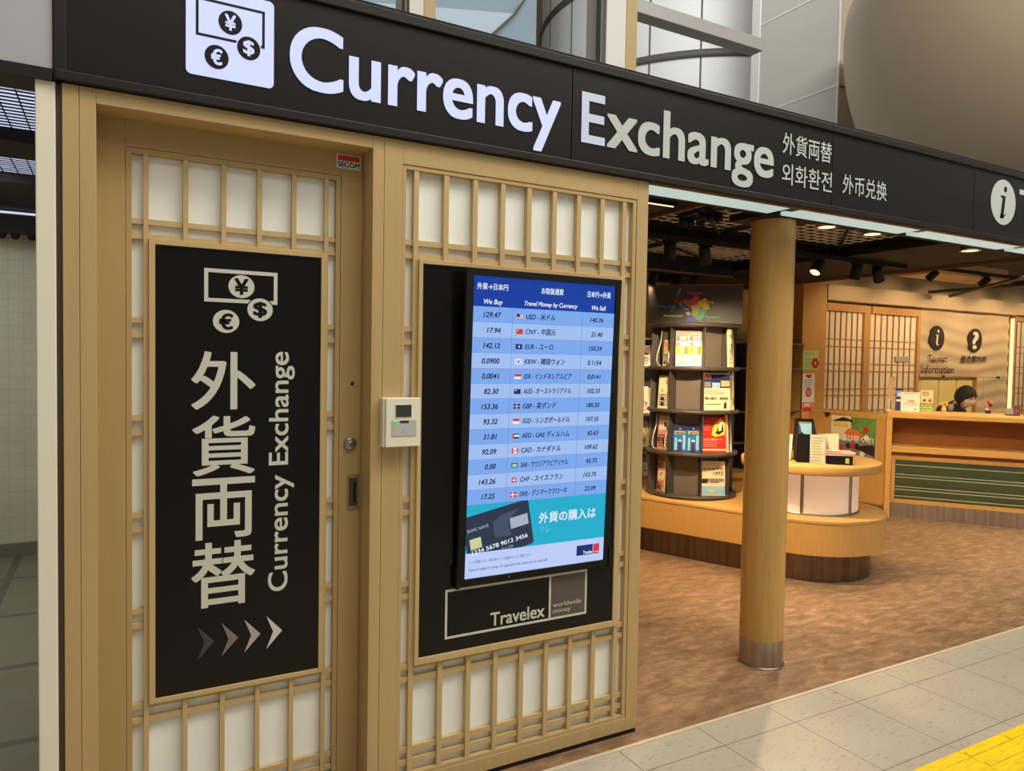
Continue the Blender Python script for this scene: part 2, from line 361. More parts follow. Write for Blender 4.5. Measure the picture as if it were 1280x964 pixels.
def beam(x0, x1, y0, y1, z0, z1, label, m=MATTEBLK):
    return MB().box(x0, x1, y0, y1, z0, z1, m).build('ceiling_beam', bevel=.004, label=label, cat='beam', group='black beams across the ceiling bay')
beam(2.765, 4.94, 1.26, 1.34, 2.43, 2.55, 'black ceiling beam crossing the bay just behind the front track spotlights')
beam(2.765, 4.94, 2.3, 2.4, 2.366, 2.50, 'thick black ceiling beam above the brochure carousel header')
MB().box(2.765, 4.94, 2.294, 2.3, 2.36, 2.374, BROWNEDGE).build('trim_4', label='thin brown strip under the thick black beam', cat='trim', kind='structure')
for k, (a, b) in enumerate((((3.8, .25, 2.478), (4.9, 1.2, 2.478)), ((3.0, 1.4, 2.478), (4.6, 2.25, 2.478)), ((2.8, .5, 2.478), (3.7, 1.22, 2.478)))):
    MB().rod(a, b, .010, MATTEBLK).build('ceiling_rod', label=('thin black rod slanting under the mesh right of the column', 'thin black rod slanting under the rear mesh raft', 'thin black rod slanting under the front left mesh raft')[k], cat='rod')

# ---------------------------------------------------------------- hall far above and behind the fascia
MB().box(-1, 26, 19, 19.2, 3, 12, HALLB).build('wall_hall_far', label='far beige wall of the terminal hall', cat='wall', kind='structure')
MB().box(-1, 26, 3.7, 19, 12, 12.2, HALLB).build('ceiling_hall', label='high ceiling of the terminal hall', cat='ceiling', kind='structure')
hp = MB().box(2.58, 2.73, 4.2, 4.6, 3.1, 9, HALLW); hp = hp.build('hall_pillar', bevel=.01, label='white hall pillar with a tan side strip rising above the word Currency', cat='pillar')
MB().box(2.73, 2.85, 4.2, 4.5, 3.1, 9, TANPIL).build('side_strip', hp); MB().box(2.54, 2.56, 4.21, 4.3, 3.1, 9, JOINT).build('mullion', hp)
hp = MB().box(4.87, 5.14, 4.2, 4.6, 3.1, 9, HALLW).build('hall_pillar', bevel=.01, label='white hall pillar with a tan side strip in front of the silver drum', cat='pillar')
MB().box(5.14, 5.29, 4.2, 4.5, 3.1, 9, TANPIL).build('side_strip', hp); MB().box(4.8, 4.82, 4.21, 4.3, 3.1, 9, JOINT).build('mullion', hp)
MB().box(5.29, 7.5, 4.4, 4.6, 5.66, 5.82, mat('grey_hall_beam', (150, 148, 142), .4)).build('hall_beam', bevel=.01, label='grey horizontal hall beam crossing in front of the silver drum', cat='beam')
# pale upper hall surfaces seen between the pillars
MB().yprism([(3, 3), (9.2, 3), (9.2, 11.0), (3, 11.0)], 13.2, 13.5, PALEBL2).build('upper_wall', label='blue grey upper wall between the two hall pillars', cat='wall')
MB().yprism([(3, 6), (6.3, 7.6), (7.908, 9.249), (8.475, 9.847), (6.466, 9.505), (3, 8.9)], 13.0, 13.18, PALEBL).build('slanted_bulkhead', label='pale bluish white slanted bulkhead beside the silver drum', cat='bulkhead')
MB().yprism([(6.3, 7.55), (6.36, 7.55), (7.93, 9.2), (8.5, 9.8), (8.78, 10.25), (8.74, 10.27), (8.45, 9.84), (7.88, 9.25)], 12.96, 12.99, JOINT).build('edge_line', label='thin dark edge of the slanted bulkhead', cat='edge')
DX, DY, DR = 14.0, 12.78, 4.235
dr = thing('silver_drum', 'large silver panelled drum wall behind the hall pillar above the sign', 'drum', (DX, DY, 3))
MB().lathe([(DR, 3), (DR, 11.9)], (DX, DY, 0), SILVER, 128).build('drum_wall', dr)
for z in (8.28, 10.32): MB().lathe([(DR, z-.08), (DR+.04, z-.08), (DR+.04, z+.08), (DR, z+.08)], (DX, DY, 0), JOINT, 128).build('band', dr)
mj = MB()
for k in range(24):
    a = math.radians(k*15+4); mj.rod((DX+DR*math.cos(a), DY+DR*math.sin(a), 3), (DX+DR*math.cos(a), DY+DR*math.sin(a), 11.9), .02, JOINT, 6)
mj.build('panel_joints', dr)
hb = thing('hall_tower', 'pale panelled square tower standing behind the word Exchange', 'tower', (11.2, 6.12, 3.2))
MB().box(11.2, 12.1, 6.12, 8.0, 3.2, 11.9, HALLB).build('tower_body', hb)
MB().box(11.19, 11.2, 6.12, 7.9, 3.2, 11.9, HALLW).build('side_cladding', hb)
mj = MB()
for z in (5.22, 6.49, 8.21, 9.88): mj.box(11.182, 11.192, 6.12, 7.9, z-.014, z+.014, JOINTL).box(11.2, 12.1, 6.112, 6.121, z-.014, z+.014, JOINT)
mj.build('panel_joints', hb); MB().box(11.18, 11.206, 6.1, 6.126, 3.2, 11.9, JOINTL).build('corner_bead', hb); MB().box(11.17, 11.21, 7.9, 8.1, 3.2, 11.9, JOINTL).build('edge_post', hb)
bw = MB(); R0 = 3.5
prof = [(R0*math.sin(math.radians(a)), -R0*math.cos(math.radians(a))) for a in range(0, 98, 4)]
bowl = bw.lathe(prof, (12.34, 2.5, 6.6), HALLC, 96).build('curved_soffit', label='huge beige curved bowl shaped soffit at the upper right', cat='soffit')
so = bowl.modifiers.new('thickness', 'SOLIDIFY'); so.thickness = .05; so.offset = -1

# ================================================================ FASCIA SIGN
sg = thing('overhead_sign', 'long black overhead sign reading Currency Exchange above the shopfront', 'sign', (0, 0, ZS))
for a, b in ((-.012, 1.702), (1.706, 3.24), (3.244, 4.465), (4.469, 7.0)):
    MB().box(a, b, -.008, .1, ZS+.026, 2.752, BLACK).build('sign_panel', sg)
MB().box(-.014, 7.0, -.02, .1, ZS, ZS+.028, DARK).build('bottom_rail', sg, .003)
MB().box(-.014, 7.0, -.02, .1, 2.75, 2.783, DARK).build('top_rail', sg, .003)
MB().box(-.02, .012, -.014, .1, ZS, 2.783, DARK).build('end_rail', sg, .003)
MB().box(-.012, 7.0, .1, .2, ZS+.012, 2.78, BLACK).build('sign_box', sg)
MB().box(2.105, 7.0, .0, .024, ZS-.006, ZS, BROWNEDGE).box(2.105, 7.0, .165, .2, ZS-.008, ZS+.012, CEILBLK).box(3.0, 3.38, .2, .43, ZS-.008, ZS+.03, CEILBLK).build('soffit_board', sg)
for a, b in ((2.115, 2.99), (3.085, 4.03), (4.115, 5.05), (5.14, 6.1)):
    MB().box(a, b, .024, .165, ZS-.006, ZS+.012, SOFLIT).build('soffit_light', sg, label='pale lit strip under the sign')
# pictogram
def rrect(x0, x1, z0, z1, r, n=6):
    P = []
    for cx, cz, a in ((x1-r, z0+r, -90), (x1-r, z1-r, 0), (x0+r, z1-r, 90), (x0+r, z0+r, 180)):
        P += [(cx+r*math.cos(math.radians(a+90*i/n)), cz+r*math.sin(math.radians(a+90*i/n))) for i in range(n+1)]
    return P
YF = -.011
ic = MB().yprism(rrect(.318, .573, 2.447, 2.716, .016), YF, -.006, LETLIT).build('pictogram_plate', sg, label='lit white currency pictogram square')
g = MB()
yy = YF-.0012
for a, b, c, d in ((.345, .545, 2.672, 2.68), (.345, .545, 2.565, 2.573), (.345, .353, 2.573, 2.672), (.537, .545, 2.573, 2.672)): g.rect(a, b, c, d, yy, BLACK)
for x, z, ch in ((.443, 2.622, '¥'), (.497, 2.556, '$'), (.404, 2.51, '€')):
    if ch == '$': g.disc(x, z, yy-.0006, .038, .038, LETLIT)
    g.disc(x, z, yy-.0012, .0345, .036, BLACK)
    g.text(ch, yy-.0022, LETLIT, box=(x-.015, x+.015, z-.023, z+.023), weight=.03)
g.build('pictogram_print', ic)
MB().text('Currency', YF, LETLIT, x=.627, zb=2.4705, cap=.205, width=1.018, weight=.022, res=8).build('lettering', sg, label='lit white word Currency')
MB().text('E', YF, LETHALF, x=1.752, zb=2.4705, cap=.2, width=.105, weight=.022, res=8).build('lettering', sg, label='half lit letter E')
MB().text('xchange', YF, LETDIM, x=1.876, zb=2.4705, cap=.2, width=.947, weight=.022, res=8).build('lettering', sg, label='greyish white letters xchange')
MB().text('外貨両替', YF, LETDIM, box=(2.885, 3.23, 2.594, 2.692), weight=.008).build('lettering', sg, label='small Japanese characters')
MB().text('외화환전', YF, LETDIM, box=(2.885, 3.238, 2.452, 2.55), weight=.006).build('lettering', sg, label='small Korean characters')
MB().text('外币兑换', YF, LETDIM, box=(3.32, 3.669, 2.461, 2.558), weight=.006).build('lettering', sg, label='small Chinese characters')
ii = MB().disc(4.772, 2.588, YF, .133, .133, LETDIM, 64).build('information_disc', sg, label='white round disc with a black letter i')
g = MB(); letter_i(g, 4.772, 2.588, .19, YF-.0015, BLACK); g.build('disc_letter', ii)
MB().text('Tourist', YF, LETDIM, x=4.948, zb=2.503, cap=.19, width=.9, weight=.022, res=8).build('lettering', sg, label='white word starting with T at the frame edge')

sl = thing('wall_sign_panel', 'plain light grey sign panel at the upper left corner above the corridor', 'panel', (-1.0, 0, ZS))
MB().box(-2.4, -.022, -.006, .1, 2.385, 2.95, mat('light_grey_panel', (176, 174, 176), .4)).build('panel_face', sl)
MB().box(-2.4, -.022, -.012, .12, ZS-.004, 2.388, DARK).build('bottom_rail', sl)

# ================================================================ CORRIDOR
def louver(y0, y1, label):
    o = thing('louver_light', label, 'ceiling light', (-1.2, (y0+y1)/2, 2.6), 'louvered ceiling lights of the corridor')
    MB().box(-2.4, -.03, y0, y1, 2.66, 2.68, LOUVLIT).build('diffuser', o)
    m = MB(); x = -2.4
    while x < -.05: m.box(x, x+.005, y0, y1, 2.652, 2.656, MATTEBLK); x += .075
    y = y0
    while y < y1: m.box(-2.4, -.03, y, y+.012, 2.652, 2.656, MATTEBLK); y += .05
    m.build('louver_grid', o)
louver(.95, 1.78, 'lit louver ceiling light in the corridor nearest the sign')
louver(2.13, 2.8, 'lit louver ceiling light further down the corridor')
for k, (a, b, z, m_) in enumerate(((.1, .95, 2.6, HALLB), (1.78, 2.13, 2.6, MATTEBLK), (2.8, 3.825, 2.6, MATTEBLK), (3.91, 4.35, 2.6, MATTEBLK))):
    MB().box(-2.4, -.03, a, b, z, 2.7, m_).build('ceiling_corridor', label=('pale ceiling strip above the corridor entrance', 'dark beam between the two louver lights', 'dark corridor ceiling behind the louver lights', 'dark ceiling strip at the corridor end wall')[k], cat='ceiling', kind='structure')
pl = thing('dark_pelmet', 'black pelmet hanging below the corridor ceiling near the end wall', 'pelmet', (-1.2, 3.87, 2.42))
MB().box(-2.4, -.03, 3.83, 3.9, 2.44, 2.6, MATTEBLK).build('pelmet_board', pl)
MB().box(-2.4, -.03, 3.82, 3.828, 2.575, 2.59, LOUVLIT).build('light_line', pl)
for x in (-.58, -.5, -.4): MB().ball((x, 3.87, 2.43), .028, .028, .03, MATTEBLK, 10).build('small_lamp', pl)
# ================================================================ DOOR BAY
po = thing('metal_post', 'tall cream metal post at the left of the wooden door frame', 'post', (-.04, .02, 0))
MB().box(-.064, -.016, 0, .06, 0, ZS-.002, CREAM).build('post_face', po, .003)
MB().box(-.016, 0, .014, .06, 0, ZS-.002, mat('brown_dark_strip', (84, 72, 58), .4, 0, .4)).build('recess_strip', po, label='dark recessed strip')

fr = thing('door_frame', 'beige wooden door frame around the sliding door', 'door frame', (.47, 0, 0), kind='structure')
MB().box(0, .0405, -.001, .14, 0, 2.358, WOOD).build('cover_strip', fr, .0015)
MB().box(.0415, .083, 0, .14, 0, 2.358, WOOD).build('jamb', fr, .0015)
MB().box(.9045, .9445, 0, .14, 0, 2.358, WOOD).build('jamb', fr, .0015)
MB().box(.083, .9045, 0, .14, 2.315, 2.358, WOOD).build('head', fr, .0015)

YD = .1
dn = thing('door_1', 'beige sliding door with shoji lattice and a black currency exchange board', 'door', (.49, YD, 0), kind='structure')
lf = MB()
lf.box(.07, .158, YD, YD+.04, .012, 2.33, DOORW).box(.823, .898, YD, YD+.04, .012, 2.33, DOORW).box(.158, .823, YD, YD+.04, 2.232, 2.33, DOORW).box(.158, .823, YD, YD+.04, .012, .09, DOORW)
lf.box(.1, .8, YD+.036, YD+.04, .05, 2.3, DOORW)
lf.build('door_leaf', dn, .0012)
MB().box(.8995, .905, YD+.006, YD+.04, .012, 2.33, DOORW).build('edge_strip', dn)
MB().box(.159, .175, YD+.002, YD+.03, .091, 2.231, DOORW).box(.806, .822, YD+.002, YD+.03, .091, 2.231, DOORW).box(.175, .806, YD+.002, YD+.03, 2.214, 2.231, DOORW).box(.175, .806, YD+.002, YD+.03, .091, .106, DOORW).build('lattice_frame', dn, .001)
MB().box(.165, .815, YD+.026, YD+.034, .1, 2.22, PAPER).build('paper_panel', dn)
ZL = [2.009, 1.7035, 1.398, 1.0925, .787, .4815, .176]
la = MB()
la.box(.2075, .2215, YD+.004, YD+.024, .106, 2.214, WOODL).box(.7665, .7805, YD+.004, YD+.024, .106, 2.214, WOODL)
for x in (.327, .440, .5515, .6635):
    la.box(x-.0072, x+.0072, YD+.004, YD+.024, 1.958, 2.214, WOODL).box(x-.0072, x+.0072, YD+.004, YD+.024, .106, .487, WOODL)
for z in ZL:
    for q in (z, z-.046):
        if .49 < q < 1.955: la.box(.175, .2075, YD+.01, YD+.024, q-.0085, q+.0085, WOODL).box(.7805, .806, YD+.01, YD+.024, q-.0085, q+.0085, WOODL)
        else: la.box(.175, .806, YD+.01, YD+.024, q-.0085, q+.0085, WOODL)
la.build('lattice', dn)
bf = MB().box(.222, .2395, YD-.006, YD+.022, .487, 1.958, WOODL).box(.7545, .772, YD-.006, YD+.022, .487, 1.958, WOODL).box(.2395, .7545, YD-.006, YD+.022, 1.94, 1.958, WOODL).box(.2395, .7545, YD-.006, YD+.022, .487, .502, WOODL).build('board_frame', dn, .001)
bd = MB().box(.2395, .7545, YD+.001, YD+.02, .502, 1.94, BLACKG).build('sign_board', dn, label='black board with silver currency exchange lettering')
g = MB(); yb = YD-.0002
for a, b, c, d in ((.381, .609, 1.866, 1.878), (.381, .609, 1.771, 1.783), (.381, .393, 1.783, 1.866), (.597, .609, 1.783, 1.866)): g.rect(a, b, c, d, yb, SILVERT)
for x, z, ch in ((.4945, 1.825, '¥'), (.5535, 1.752, '$'), (.4475, 1.709, '€')):
    if ch == '$': g.disc(x, z, yb-.0006, .043, .043, BLACKG)
    g.disc(x, z, yb-.0012, .0405, .0375, SILVERT)
    g.text(ch, yb-.0022, BLACKG, box=(x-.02, x+.02, z-.025, z+.025), weight=.03)
g.build('pictogram', bd)
g = MB()
for ch, (x0, x1, z0, z1) in zip('外貨両替', ((.346, .537, 1.423, 1.608), (.349, .537, 1.208, 1.399), (.349, .537, .998, 1.194), (.347, .538, .773, .983))):
    g.text(ch, yb, SILVERT, box=(x0, x1, z0, z1), weight=.016, res=8)
g.text('Currency Exchange', yb, SILVERT, box=(.584, .667, .797, 1.612), rot=True, weight=.016, res=8)
g.build('lettering', bd)
CH = [mat('chevron_grey', c, .4, 0, .3) for c in ((72, 66, 66), (128, 116, 114), (176, 168, 158), (208, 206, 196))]
g = MB()
for x, m in zip((.362, .436, .5075, .579), CH): g.poly([(x, .601), (x+.052, .657), (x, .714), (x+.022, .657)], yb, m)
g.build('chevrons', bd)
Mx = lambda x, z, y: Matrix.Translation((x, y, z)) @ Matrix.Rotation(math.pi/2, 4, 'X')
k = MB().lathe([(0, .012), (.018, .012), (.022, .009), (.022, 0)], (0, 0, 0), CHROME, 40, Mx(.861, 1.292, YD)).lathe([(.009, .0121), (.009, .014), (0, .014)], (0, 0, 0), STEEL, 30, Mx(.861, 1.292, YD)).build('lock_cylinder', dn, label='round metal lock cylinder')
MB().rect(.8595, .8625, 1.286, 1.298, YD-.0148, MATTEBLK).build('keyhole', k)
k = MB().box(.853, .859, YD-.004, YD, 1.056, 1.18, CHROME).box(.889, .895, YD-.004, YD, 1.056, 1.18, CHROME).box(.859, .889, YD-.004, YD, 1.056, 1.068, CHROME).box(.859, .889, YD-.004, YD, 1.168, 1.18, CHROME).build('recessed_handle', dn, .001, label='dark metal recessed pull handle')
MB().box(.859, .889, YD-.001, YD+.002, 1.068, 1.168, mat('handle_pocket', (98, 84, 66), .4, .7)).box(.876, .883, YD-.003, YD, 1.08, 1.156, MATTEBLK).build('handle_pocket', k)
MB().cyl((0, 0), .006, 0, .003, MATTEBLK, 20, Mx(.868, 1.506, YD)).build('peephole', dn)
k = MB().box(.806, .890, YD-.0012, YD, 2.258, 2.305, WHITE).build('security_sticker', dn, label='white and red security sticker')
MB().rect(.809, .887, 2.284, 2.302, YD-.0024, RED).text('SECOM', YD-.0024, NAVY, box=(.810, .886, 2.262, 2.28), weight=.03).build('sticker_print', k)

# ================================================================ LATTICE PANEL WITH RATES DISPLAY
pn = thing('lattice_panel', 'beige wooden shoji lattice wall panel framing the black rates board', 'wall panel', (1.52, 0, 0))
X0, X1 = .9455, 2.1015
f = MB().box(X0, 1.012, 0, .12, 0.02, 2.358, WOOD).box(2.043, X1, 0, .12, 0.02, 2.358, WOOD).box(1.012, 2.043, 0, .12, 2.277, 2.358, WOOD).box(1.012, 2.043, 0, .12, 0.02, .075, WOOD).build('frame', pn, .0015)
MB().box(X0, X1, .006, .12, 0, .02, DARK).build('plinth', pn)
MB().box(1.013, 1.026, .003, .06, .076, 2.276, WOOD).box(2.024, 2.042, .003, .06, .076, 2.276, WOOD).box(1.026, 2.024, .003, .06, 2.262, 2.276, WOOD).box(1.026, 2.024, .003, .06, .076, .09, WOOD).build('lattice_frame', pn, .001)
MB().box(1.02, 2.035, .03, .04, .085, 2.27, PAPER).build('paper_panel', pn)
la = MB()
for x in (1.0655, 1.9815): la.box(x-.009, x+.009, .005, .028, .09, 2.262, WOODL)
for x in (1.181, 1.297, 1.4125, 1.527, 1.6415, 1.756, 1.8705):
    la.box(x-.0095, x+.0095, .005, .028, 1.95, 2.262, WOODL).box(x-.0095, x+.0095, .005, .028, .09, .49, WOODL)
for z in ZL:
    for q in (z, z-.047):
        if .49 < q < 1.95: la.box(1.026, 1.0565, .012, .028, q-.0095, q+.0095, WOODL).box(1.9905, 2.024, .012, .028, q-.0095, q+.0095, WOODL)
        else: la.box(1.026, 2.024, .012, .028, q-.0095, q+.0095, WOODL)
la.build('lattice', pn)
MB().box(1.0745, 1.0895, -.008, .03, .489, 1.951, WOODL).box(1.957, 1.9725+.01, -.008, .03, .489, 1.951, WOODL).box(1.0895, 1.957, -.008, .03, 1.936, 1.951, WOODL).box(1.0895, 1.957, -.008, .03, .489, .512, WOODL).build('board_frame', pn, .001)
bb = MB().box(1.0895, 1.957, .001, .03, .512, 1.936, BLACKG).build('backing_board', pn, label='black board behind the rates screen')
g = MB()
g.rect(1.655, 1.818, .572, .739, -.0002, TRAV)
for a, b, c, d in ((1.195, 1.827, .738, .747), (1.195, 1.827, .562, .571), (1.195, 1.204, .571, .738), (1.818, 1.827, .571, .738), (1.645, 1.654, .571, .738)): g.rect(a, b, c, d, -.0008, SILVERT)
g.text('Travelex', -.0014, SILVERT, x=1.384, zb=.582, cap=.052, width=.240, weight=.02, res=6)
g.text('worldwide', -.0014, SILVERT, x=1.664, zb=.612, cap=.019, width=.136, weight=.004).text('money', -.0014, SILVERT, x=1.664, zb=.588, cap=.019, width=.085, weight=.004)
g.build('logo_print', bb)

# rates screen: leans slightly forward at the top
SM = Matrix.Translation((1.579, -.036, 1.342)) @ Matrix.Rotation(math.radians(2.3), 4, 'X')
sw, sh = .316, .561                                       # half size of the picture
mo = thing('rates_screen', 'tall portrait screen showing blue currency rates table on the black board', 'screen', (1.579, -.036, 1.342))
MB(SM).box(-sw-.03, sw+.026, .001, .0105, -sh-.026, sh+.026, MATTEBLK).build('housing', mo, .003)
MB(SM).box(-sw-.03, -sw, -.008, .001, -sh-.026, sh+.026, MATTEBLK).box(sw, sw+.026, -.008, .001, -sh-.026, sh+.026, MATTEBLK).box(-sw, sw, -.008, .001, sh, sh+.026, MATTEBLK).box(-sw, sw, -.008, .001, -sh-.026, -sh, MATTEBLK).build('bezel', mo, .001)
for x in (-sw-.036, sw+.022): MB(SM).box(x, x+.014, -.014, .0105, -sh-.03, -sh+.05, MATTEBLK).build('corner_bracket', mo, .001)
MB(SM).box(-.13, -.127, -.0086, -.008, -sh-.012, -sh-.009, WHITEP).build('status_light', mo)
W, Hh = 2*sw, 2*sh
px = lambda u: -sw+u*W                                    # 0..1 from left
pz = lambda v: sh-v*Hh                                    # 0..1 from top
sc = MB(SM)
sc.rect(-sw, sw, pz(.098), sh, -.0004, S_HEAD)
NR = 13; r0, r1 = .098, .752
rows = [('129.47', 'USD - 米ドル', '140.76'), ('17.94', 'CNY - 中国元', '21.40'), ('142.12', 'EUR - ユーロ', '150.59'), ('0.0900', 'KRW - 韓国ウォン', '0.1154'), ('0.0041', 'IDR - インドネシアルピア', '0.0141'), ('82.30', 'AUD - オーストラリアドル', '102.33'), ('153.36', 'GBP - 英ポンド', '180.20'), ('93.32', 'SGD - シンガポールドル', '107.55'), ('31.81', 'AED - UAE ディルハム', '42.63'), ('92.09', 'CAD - カナダドル', '109.62'), ('0.00', 'SAR - サウジアラビアリヤル', '42.73'), ('143.26', 'CHF - スイスフラン', '153.75'), ('17.25', 'DKK - デンマーククローネ', '22.09')]
ROWS = []
for i in range(NR):
    a = r0+(r1-r0)*i/NR; b = r0+(r1-r0)*(i+1)/NR
    rb_ = MB(SM).rect(-sw, sw, pz(b), pz(a), -.0004, S_ROWB if i % 2 else S_ROWA)
    rb_.rect(-sw, sw, pz(b)-.0004, pz(b)+.0004, -.0008, S_RED if i == 3 else S_LINE)
    for u in (.262, .757): rb_.rect(px(u)-.0006, px(u)+.0006, pz(b), pz(a), -.0008, S_LINE)
    ROWS.append(rb_.build('rate_row', mo, label='screen row for %s' % rows[i][1][:3]))
sc.rect(-sw, sw, pz(.915), pz(r1), -.0004, S_TEAL)
sc.rect(-sw, sw, -sh, pz(.915), -.0004, S_FOOT)
pic = sc.build('display_panel', mo, label='lit screen surface')
yt = -.0012
st = MB(SM)
st.text('外貨→日本円', yt, S_WHITE, box=(px(.025), px(.225), pz(.043), pz(.022)), weight=.02).text('お取扱通貨', yt, S_WHITE, box=(px(.455), px(.61), pz(.045), pz(.024)), weight=.02).text('日本円→外貨', yt, S_WHITE, box=(px(.79), px(.965), pz(.045), pz(.024)), weight=.02)
st.text('We Buy', yt, S_WHITE, x=px(.07), zb=pz(.089), cap=.018, width=.078, weight=.02, shear=.2).text('Travel Money by Currency', yt, S_WHITE, x=px(.34), zb=pz(.087), cap=.017, width=.238, weight=.02, shear=.2).text('We Sell', yt, S_WHITE, x=px(.825), zb=pz(.089), cap=.018, width=.068, weight=.02, shear=.2)
st.build('header_text', pic)
st = MB(SM)
st.text('外貨の購入は', yt, S_WHITE, box=(px(.5), px(.925), pz(.838), pz(.80)), weight=.015).text('クレ', yt, S_PALE, box=(px(.505), px(.585), pz(.872), pz(.85)))
st.build('banner_text', pic)
st = MB(SM)
st.text('レートは変動します。お取引時のレートは店舗スタッフにご確認ください。', yt, S_INK, box=(px(.03), px(.46), pz(.951), pz(.94)), res=2).text('Rates are subject to change. For applicable rates, please ask our retail staff', yt, S_INK, box=(px(.03), px(.57), pz(.979), pz(.966)), res=2)
st.build('small_print', pic)
st = MB(SM)
st.rect(px(.79), px(.915), pz(.973), pz(.936), yt, S_NAVY).rect(px(.92), px(.965), pz(.973), pz(.936), yt, S_RED).text('Travelex', yt-.0008, S_WHITE, box=(px(.84), px(.91), pz(.97), pz(.957)), weight=.02).text('worldwide', yt-.0008, S_WHITE, box=(px(.925), px(.96), pz(.968), pz(.962)), res=2)
st.build('logo_block', pic)
def flag(i, fl):
    z = pz(r0+(r1-r0)*(i+.5)/NR)-.002; x0, x1, z0, z1 = px(.29), px(.335), z-.0095, z+.0095
    h = z1-z0; wd = x1-x0; R = lambda a, b, c, d, m, y=yt: fl.rect(x0+a*wd, x0+b*wd, z0+c*h, z0+d*h, y, m)
    if i == 0:
        for k in range(7): R(0, 1, k/7, (k+1)/7, S_RED if k % 2 == 0 else S_WHITE)
        R(0, .45, .43, 1, S_NAVY, yt-.0006)
    elif i == 1: R(0, 1, 0, 1, S_RED); R(.12, .28, .55, .8, S_YEL, yt-.0006)
    elif i == 2: R(0, 1, 0, 1, S_NAVY); fl.disc(x0+wd/2, z, yt-.0006, .0045, .0045, S_YEL, 12)
    elif i == 3:
        R(0, 1, 0, 1, S_WHITE); fl.disc(x0+wd/2, z+.002, yt-.0006, .0045, .003, S_RED, 12); fl.disc(x0+wd/2, z-.002, yt-.0006, .0045, .003, S_NAVY, 12)
        for a, b in ((.12, .15), (.72, .15), (.12, .7), (.72, .7)): R(a, a+.15, b, b+.15, S_BLK, yt-.0006)
    elif i in (4, 7): R(0, 1, .5, 1, S_RED); R(0, 1, 0, .5, S_WHITE)
    elif i in (5, 6):
        R(0, 1, 0, 1, S_NAVY); e = 1 if i == 6 else .5
        R(0, e, (1-e)+.4*e, (1-e)+.6*e, S_WHITE, yt-.0004); R(.4*e, .6*e, 1-e, 1, S_WHITE, yt-.0004); R(0, e, (1-e)+.44*e, (1-e)+.56*e, S_RED, yt-.0008); R(.44*e, .56*e, 1-e, 1, S_RED, yt-.0008)
    elif i == 8: R(.25, 1, .67, 1, S_GRN); R(.25, 1, .33, .67, S_WHITE); R(.25, 1, 0, .33, S_BLK); R(0, .25, 0, 1, S_RED)
    elif i == 9: R(0, .25, 0, 1, S_RED); R(.25, .75, 0, 1, S_WHITE); R(.75, 1, 0, 1, S_RED); R(.4, .6, .3, .75, S_RED, yt-.0006)
    elif i == 10: R(0, 1, 0, 1, S_GRN); R(.2, .8, .25, .35, S_WHITE, yt-.0006); R(.2, .8, .5, .7, S_WHITE, yt-.0006)
    elif i == 11: R(.15, .85, 0, 1, S_RED); R(.28, .72, .4, .6, S_WHITE, yt-.0006); R(.43, .57, .2, .8, S_WHITE, yt-.0006)
    elif i == 12: R(0, 1, 0, 1, S_RED); R(0, 1, .42, .58, S_WHITE, yt-.0006); R(.3, .42, 0, 1, S_WHITE, yt-.0006)
for i, (a, b, c) in enumerate(rows):
    z = pz(r0+(r1-r0)*(i+.68)/NR); st = MB(SM)
    st.text(a, yt, S_INK, x=px(.185), zb=z, cap=.0195, align='r', weight=.03, shear=.2).build('buy_rate', ROWS[i])
    st = MB(SM)
    vs, _ = glyphs(b, 0, .15, 3); bw_ = max(q[0] for q in vs)
    st.text(b, yt, S_INK, x=px(.355), zb=z, cap=.0185, width=min(bw_*.0258*.86, .395*W*.86), weight=.026, shear=.15, res=3).build('currency_name', ROWS[i])
    st = MB(SM)
    st.text(c, yt, S_INK, x=px(.915), zb=z, cap=.0175, align='r', weight=.03, shear=.2).build('sell_rate', ROWS[i])
    st = MB(SM); flag(i, st); st.build('flag_icon', ROWS[i])
# bank card picture, cropped by the teal band
def clip(P, x0, x1, z0, z1):
    def half(P, f):
        out = []
        for a, b in zip(P, P[1:]+P[:1]):
            fa, fb = f(a), f(b)
            if fa >= 0: out.append(a)
            if fa*fb < 0: t = fa/(fa-fb); out.append((a[0]+t*(b[0]-a[0]), a[1]+t*(b[1]-a[1])))
        return out
    for f in (lambda q: q[0]-x0, lambda q: x1-q[0], lambda q: q[1]-z0, lambda q: z1-q[1]): P = half(P, f)
    return P
cdm = MB(SM); ca = math.radians(11)
CX, CZ_ = px(.222), pz(.85)
def cw(u, v): return (CX+u*math.cos(ca)-v*math.sin(ca), CZ_+u*math.sin(ca)+v*math.cos(ca))
lim = (-sw, sw, pz(.915), pz(r1))
cdm.poly(clip([cw(*q) for q in rrect(-.142, .142, -.09, .09, .012)], *lim), yt, S_CARD)
cdm.poly(clip([cw(-.02, -.02), cw(.05, -.03), cw(.045, .03), cw(.1, .065), cw(.02, .06), cw(-.02, .04)], *lim), yt-.0005, S_CARDL)
cdm.poly(clip([cw(-.125, -.038), cw(-.078, -.038), cw(-.078, .002), cw(-.125, .002)], *lim), yt-.001, S_YEL)
cdm.poly([cw(.052, -.006), cw(.13, -.006), cw(.13, .036), cw(.052, .036)], yt-.001, S_SIL)
Mc = SM @ Matrix.Translation((CX, 0, CZ_)) @ Matrix.Rotation(-ca, 4, 'Y')
c2 = MB(Mc); c2.text('BANK NAME', yt-.001, S_SIL, box=(-.128, -.04, .03, .042), res=2).text('1234 5678 9012 3456', yt-.001, S_WHITE, box=(-.122, .118, -.058, -.042), weight=.015, res=3).text('01/25', yt-.001, S_SIL, box=(.0, .05, -.078, -.068), res=2)
cdm.build('card_picture', pic, label='picture of a dark grey bank card')
c2.build('card_print', pic)

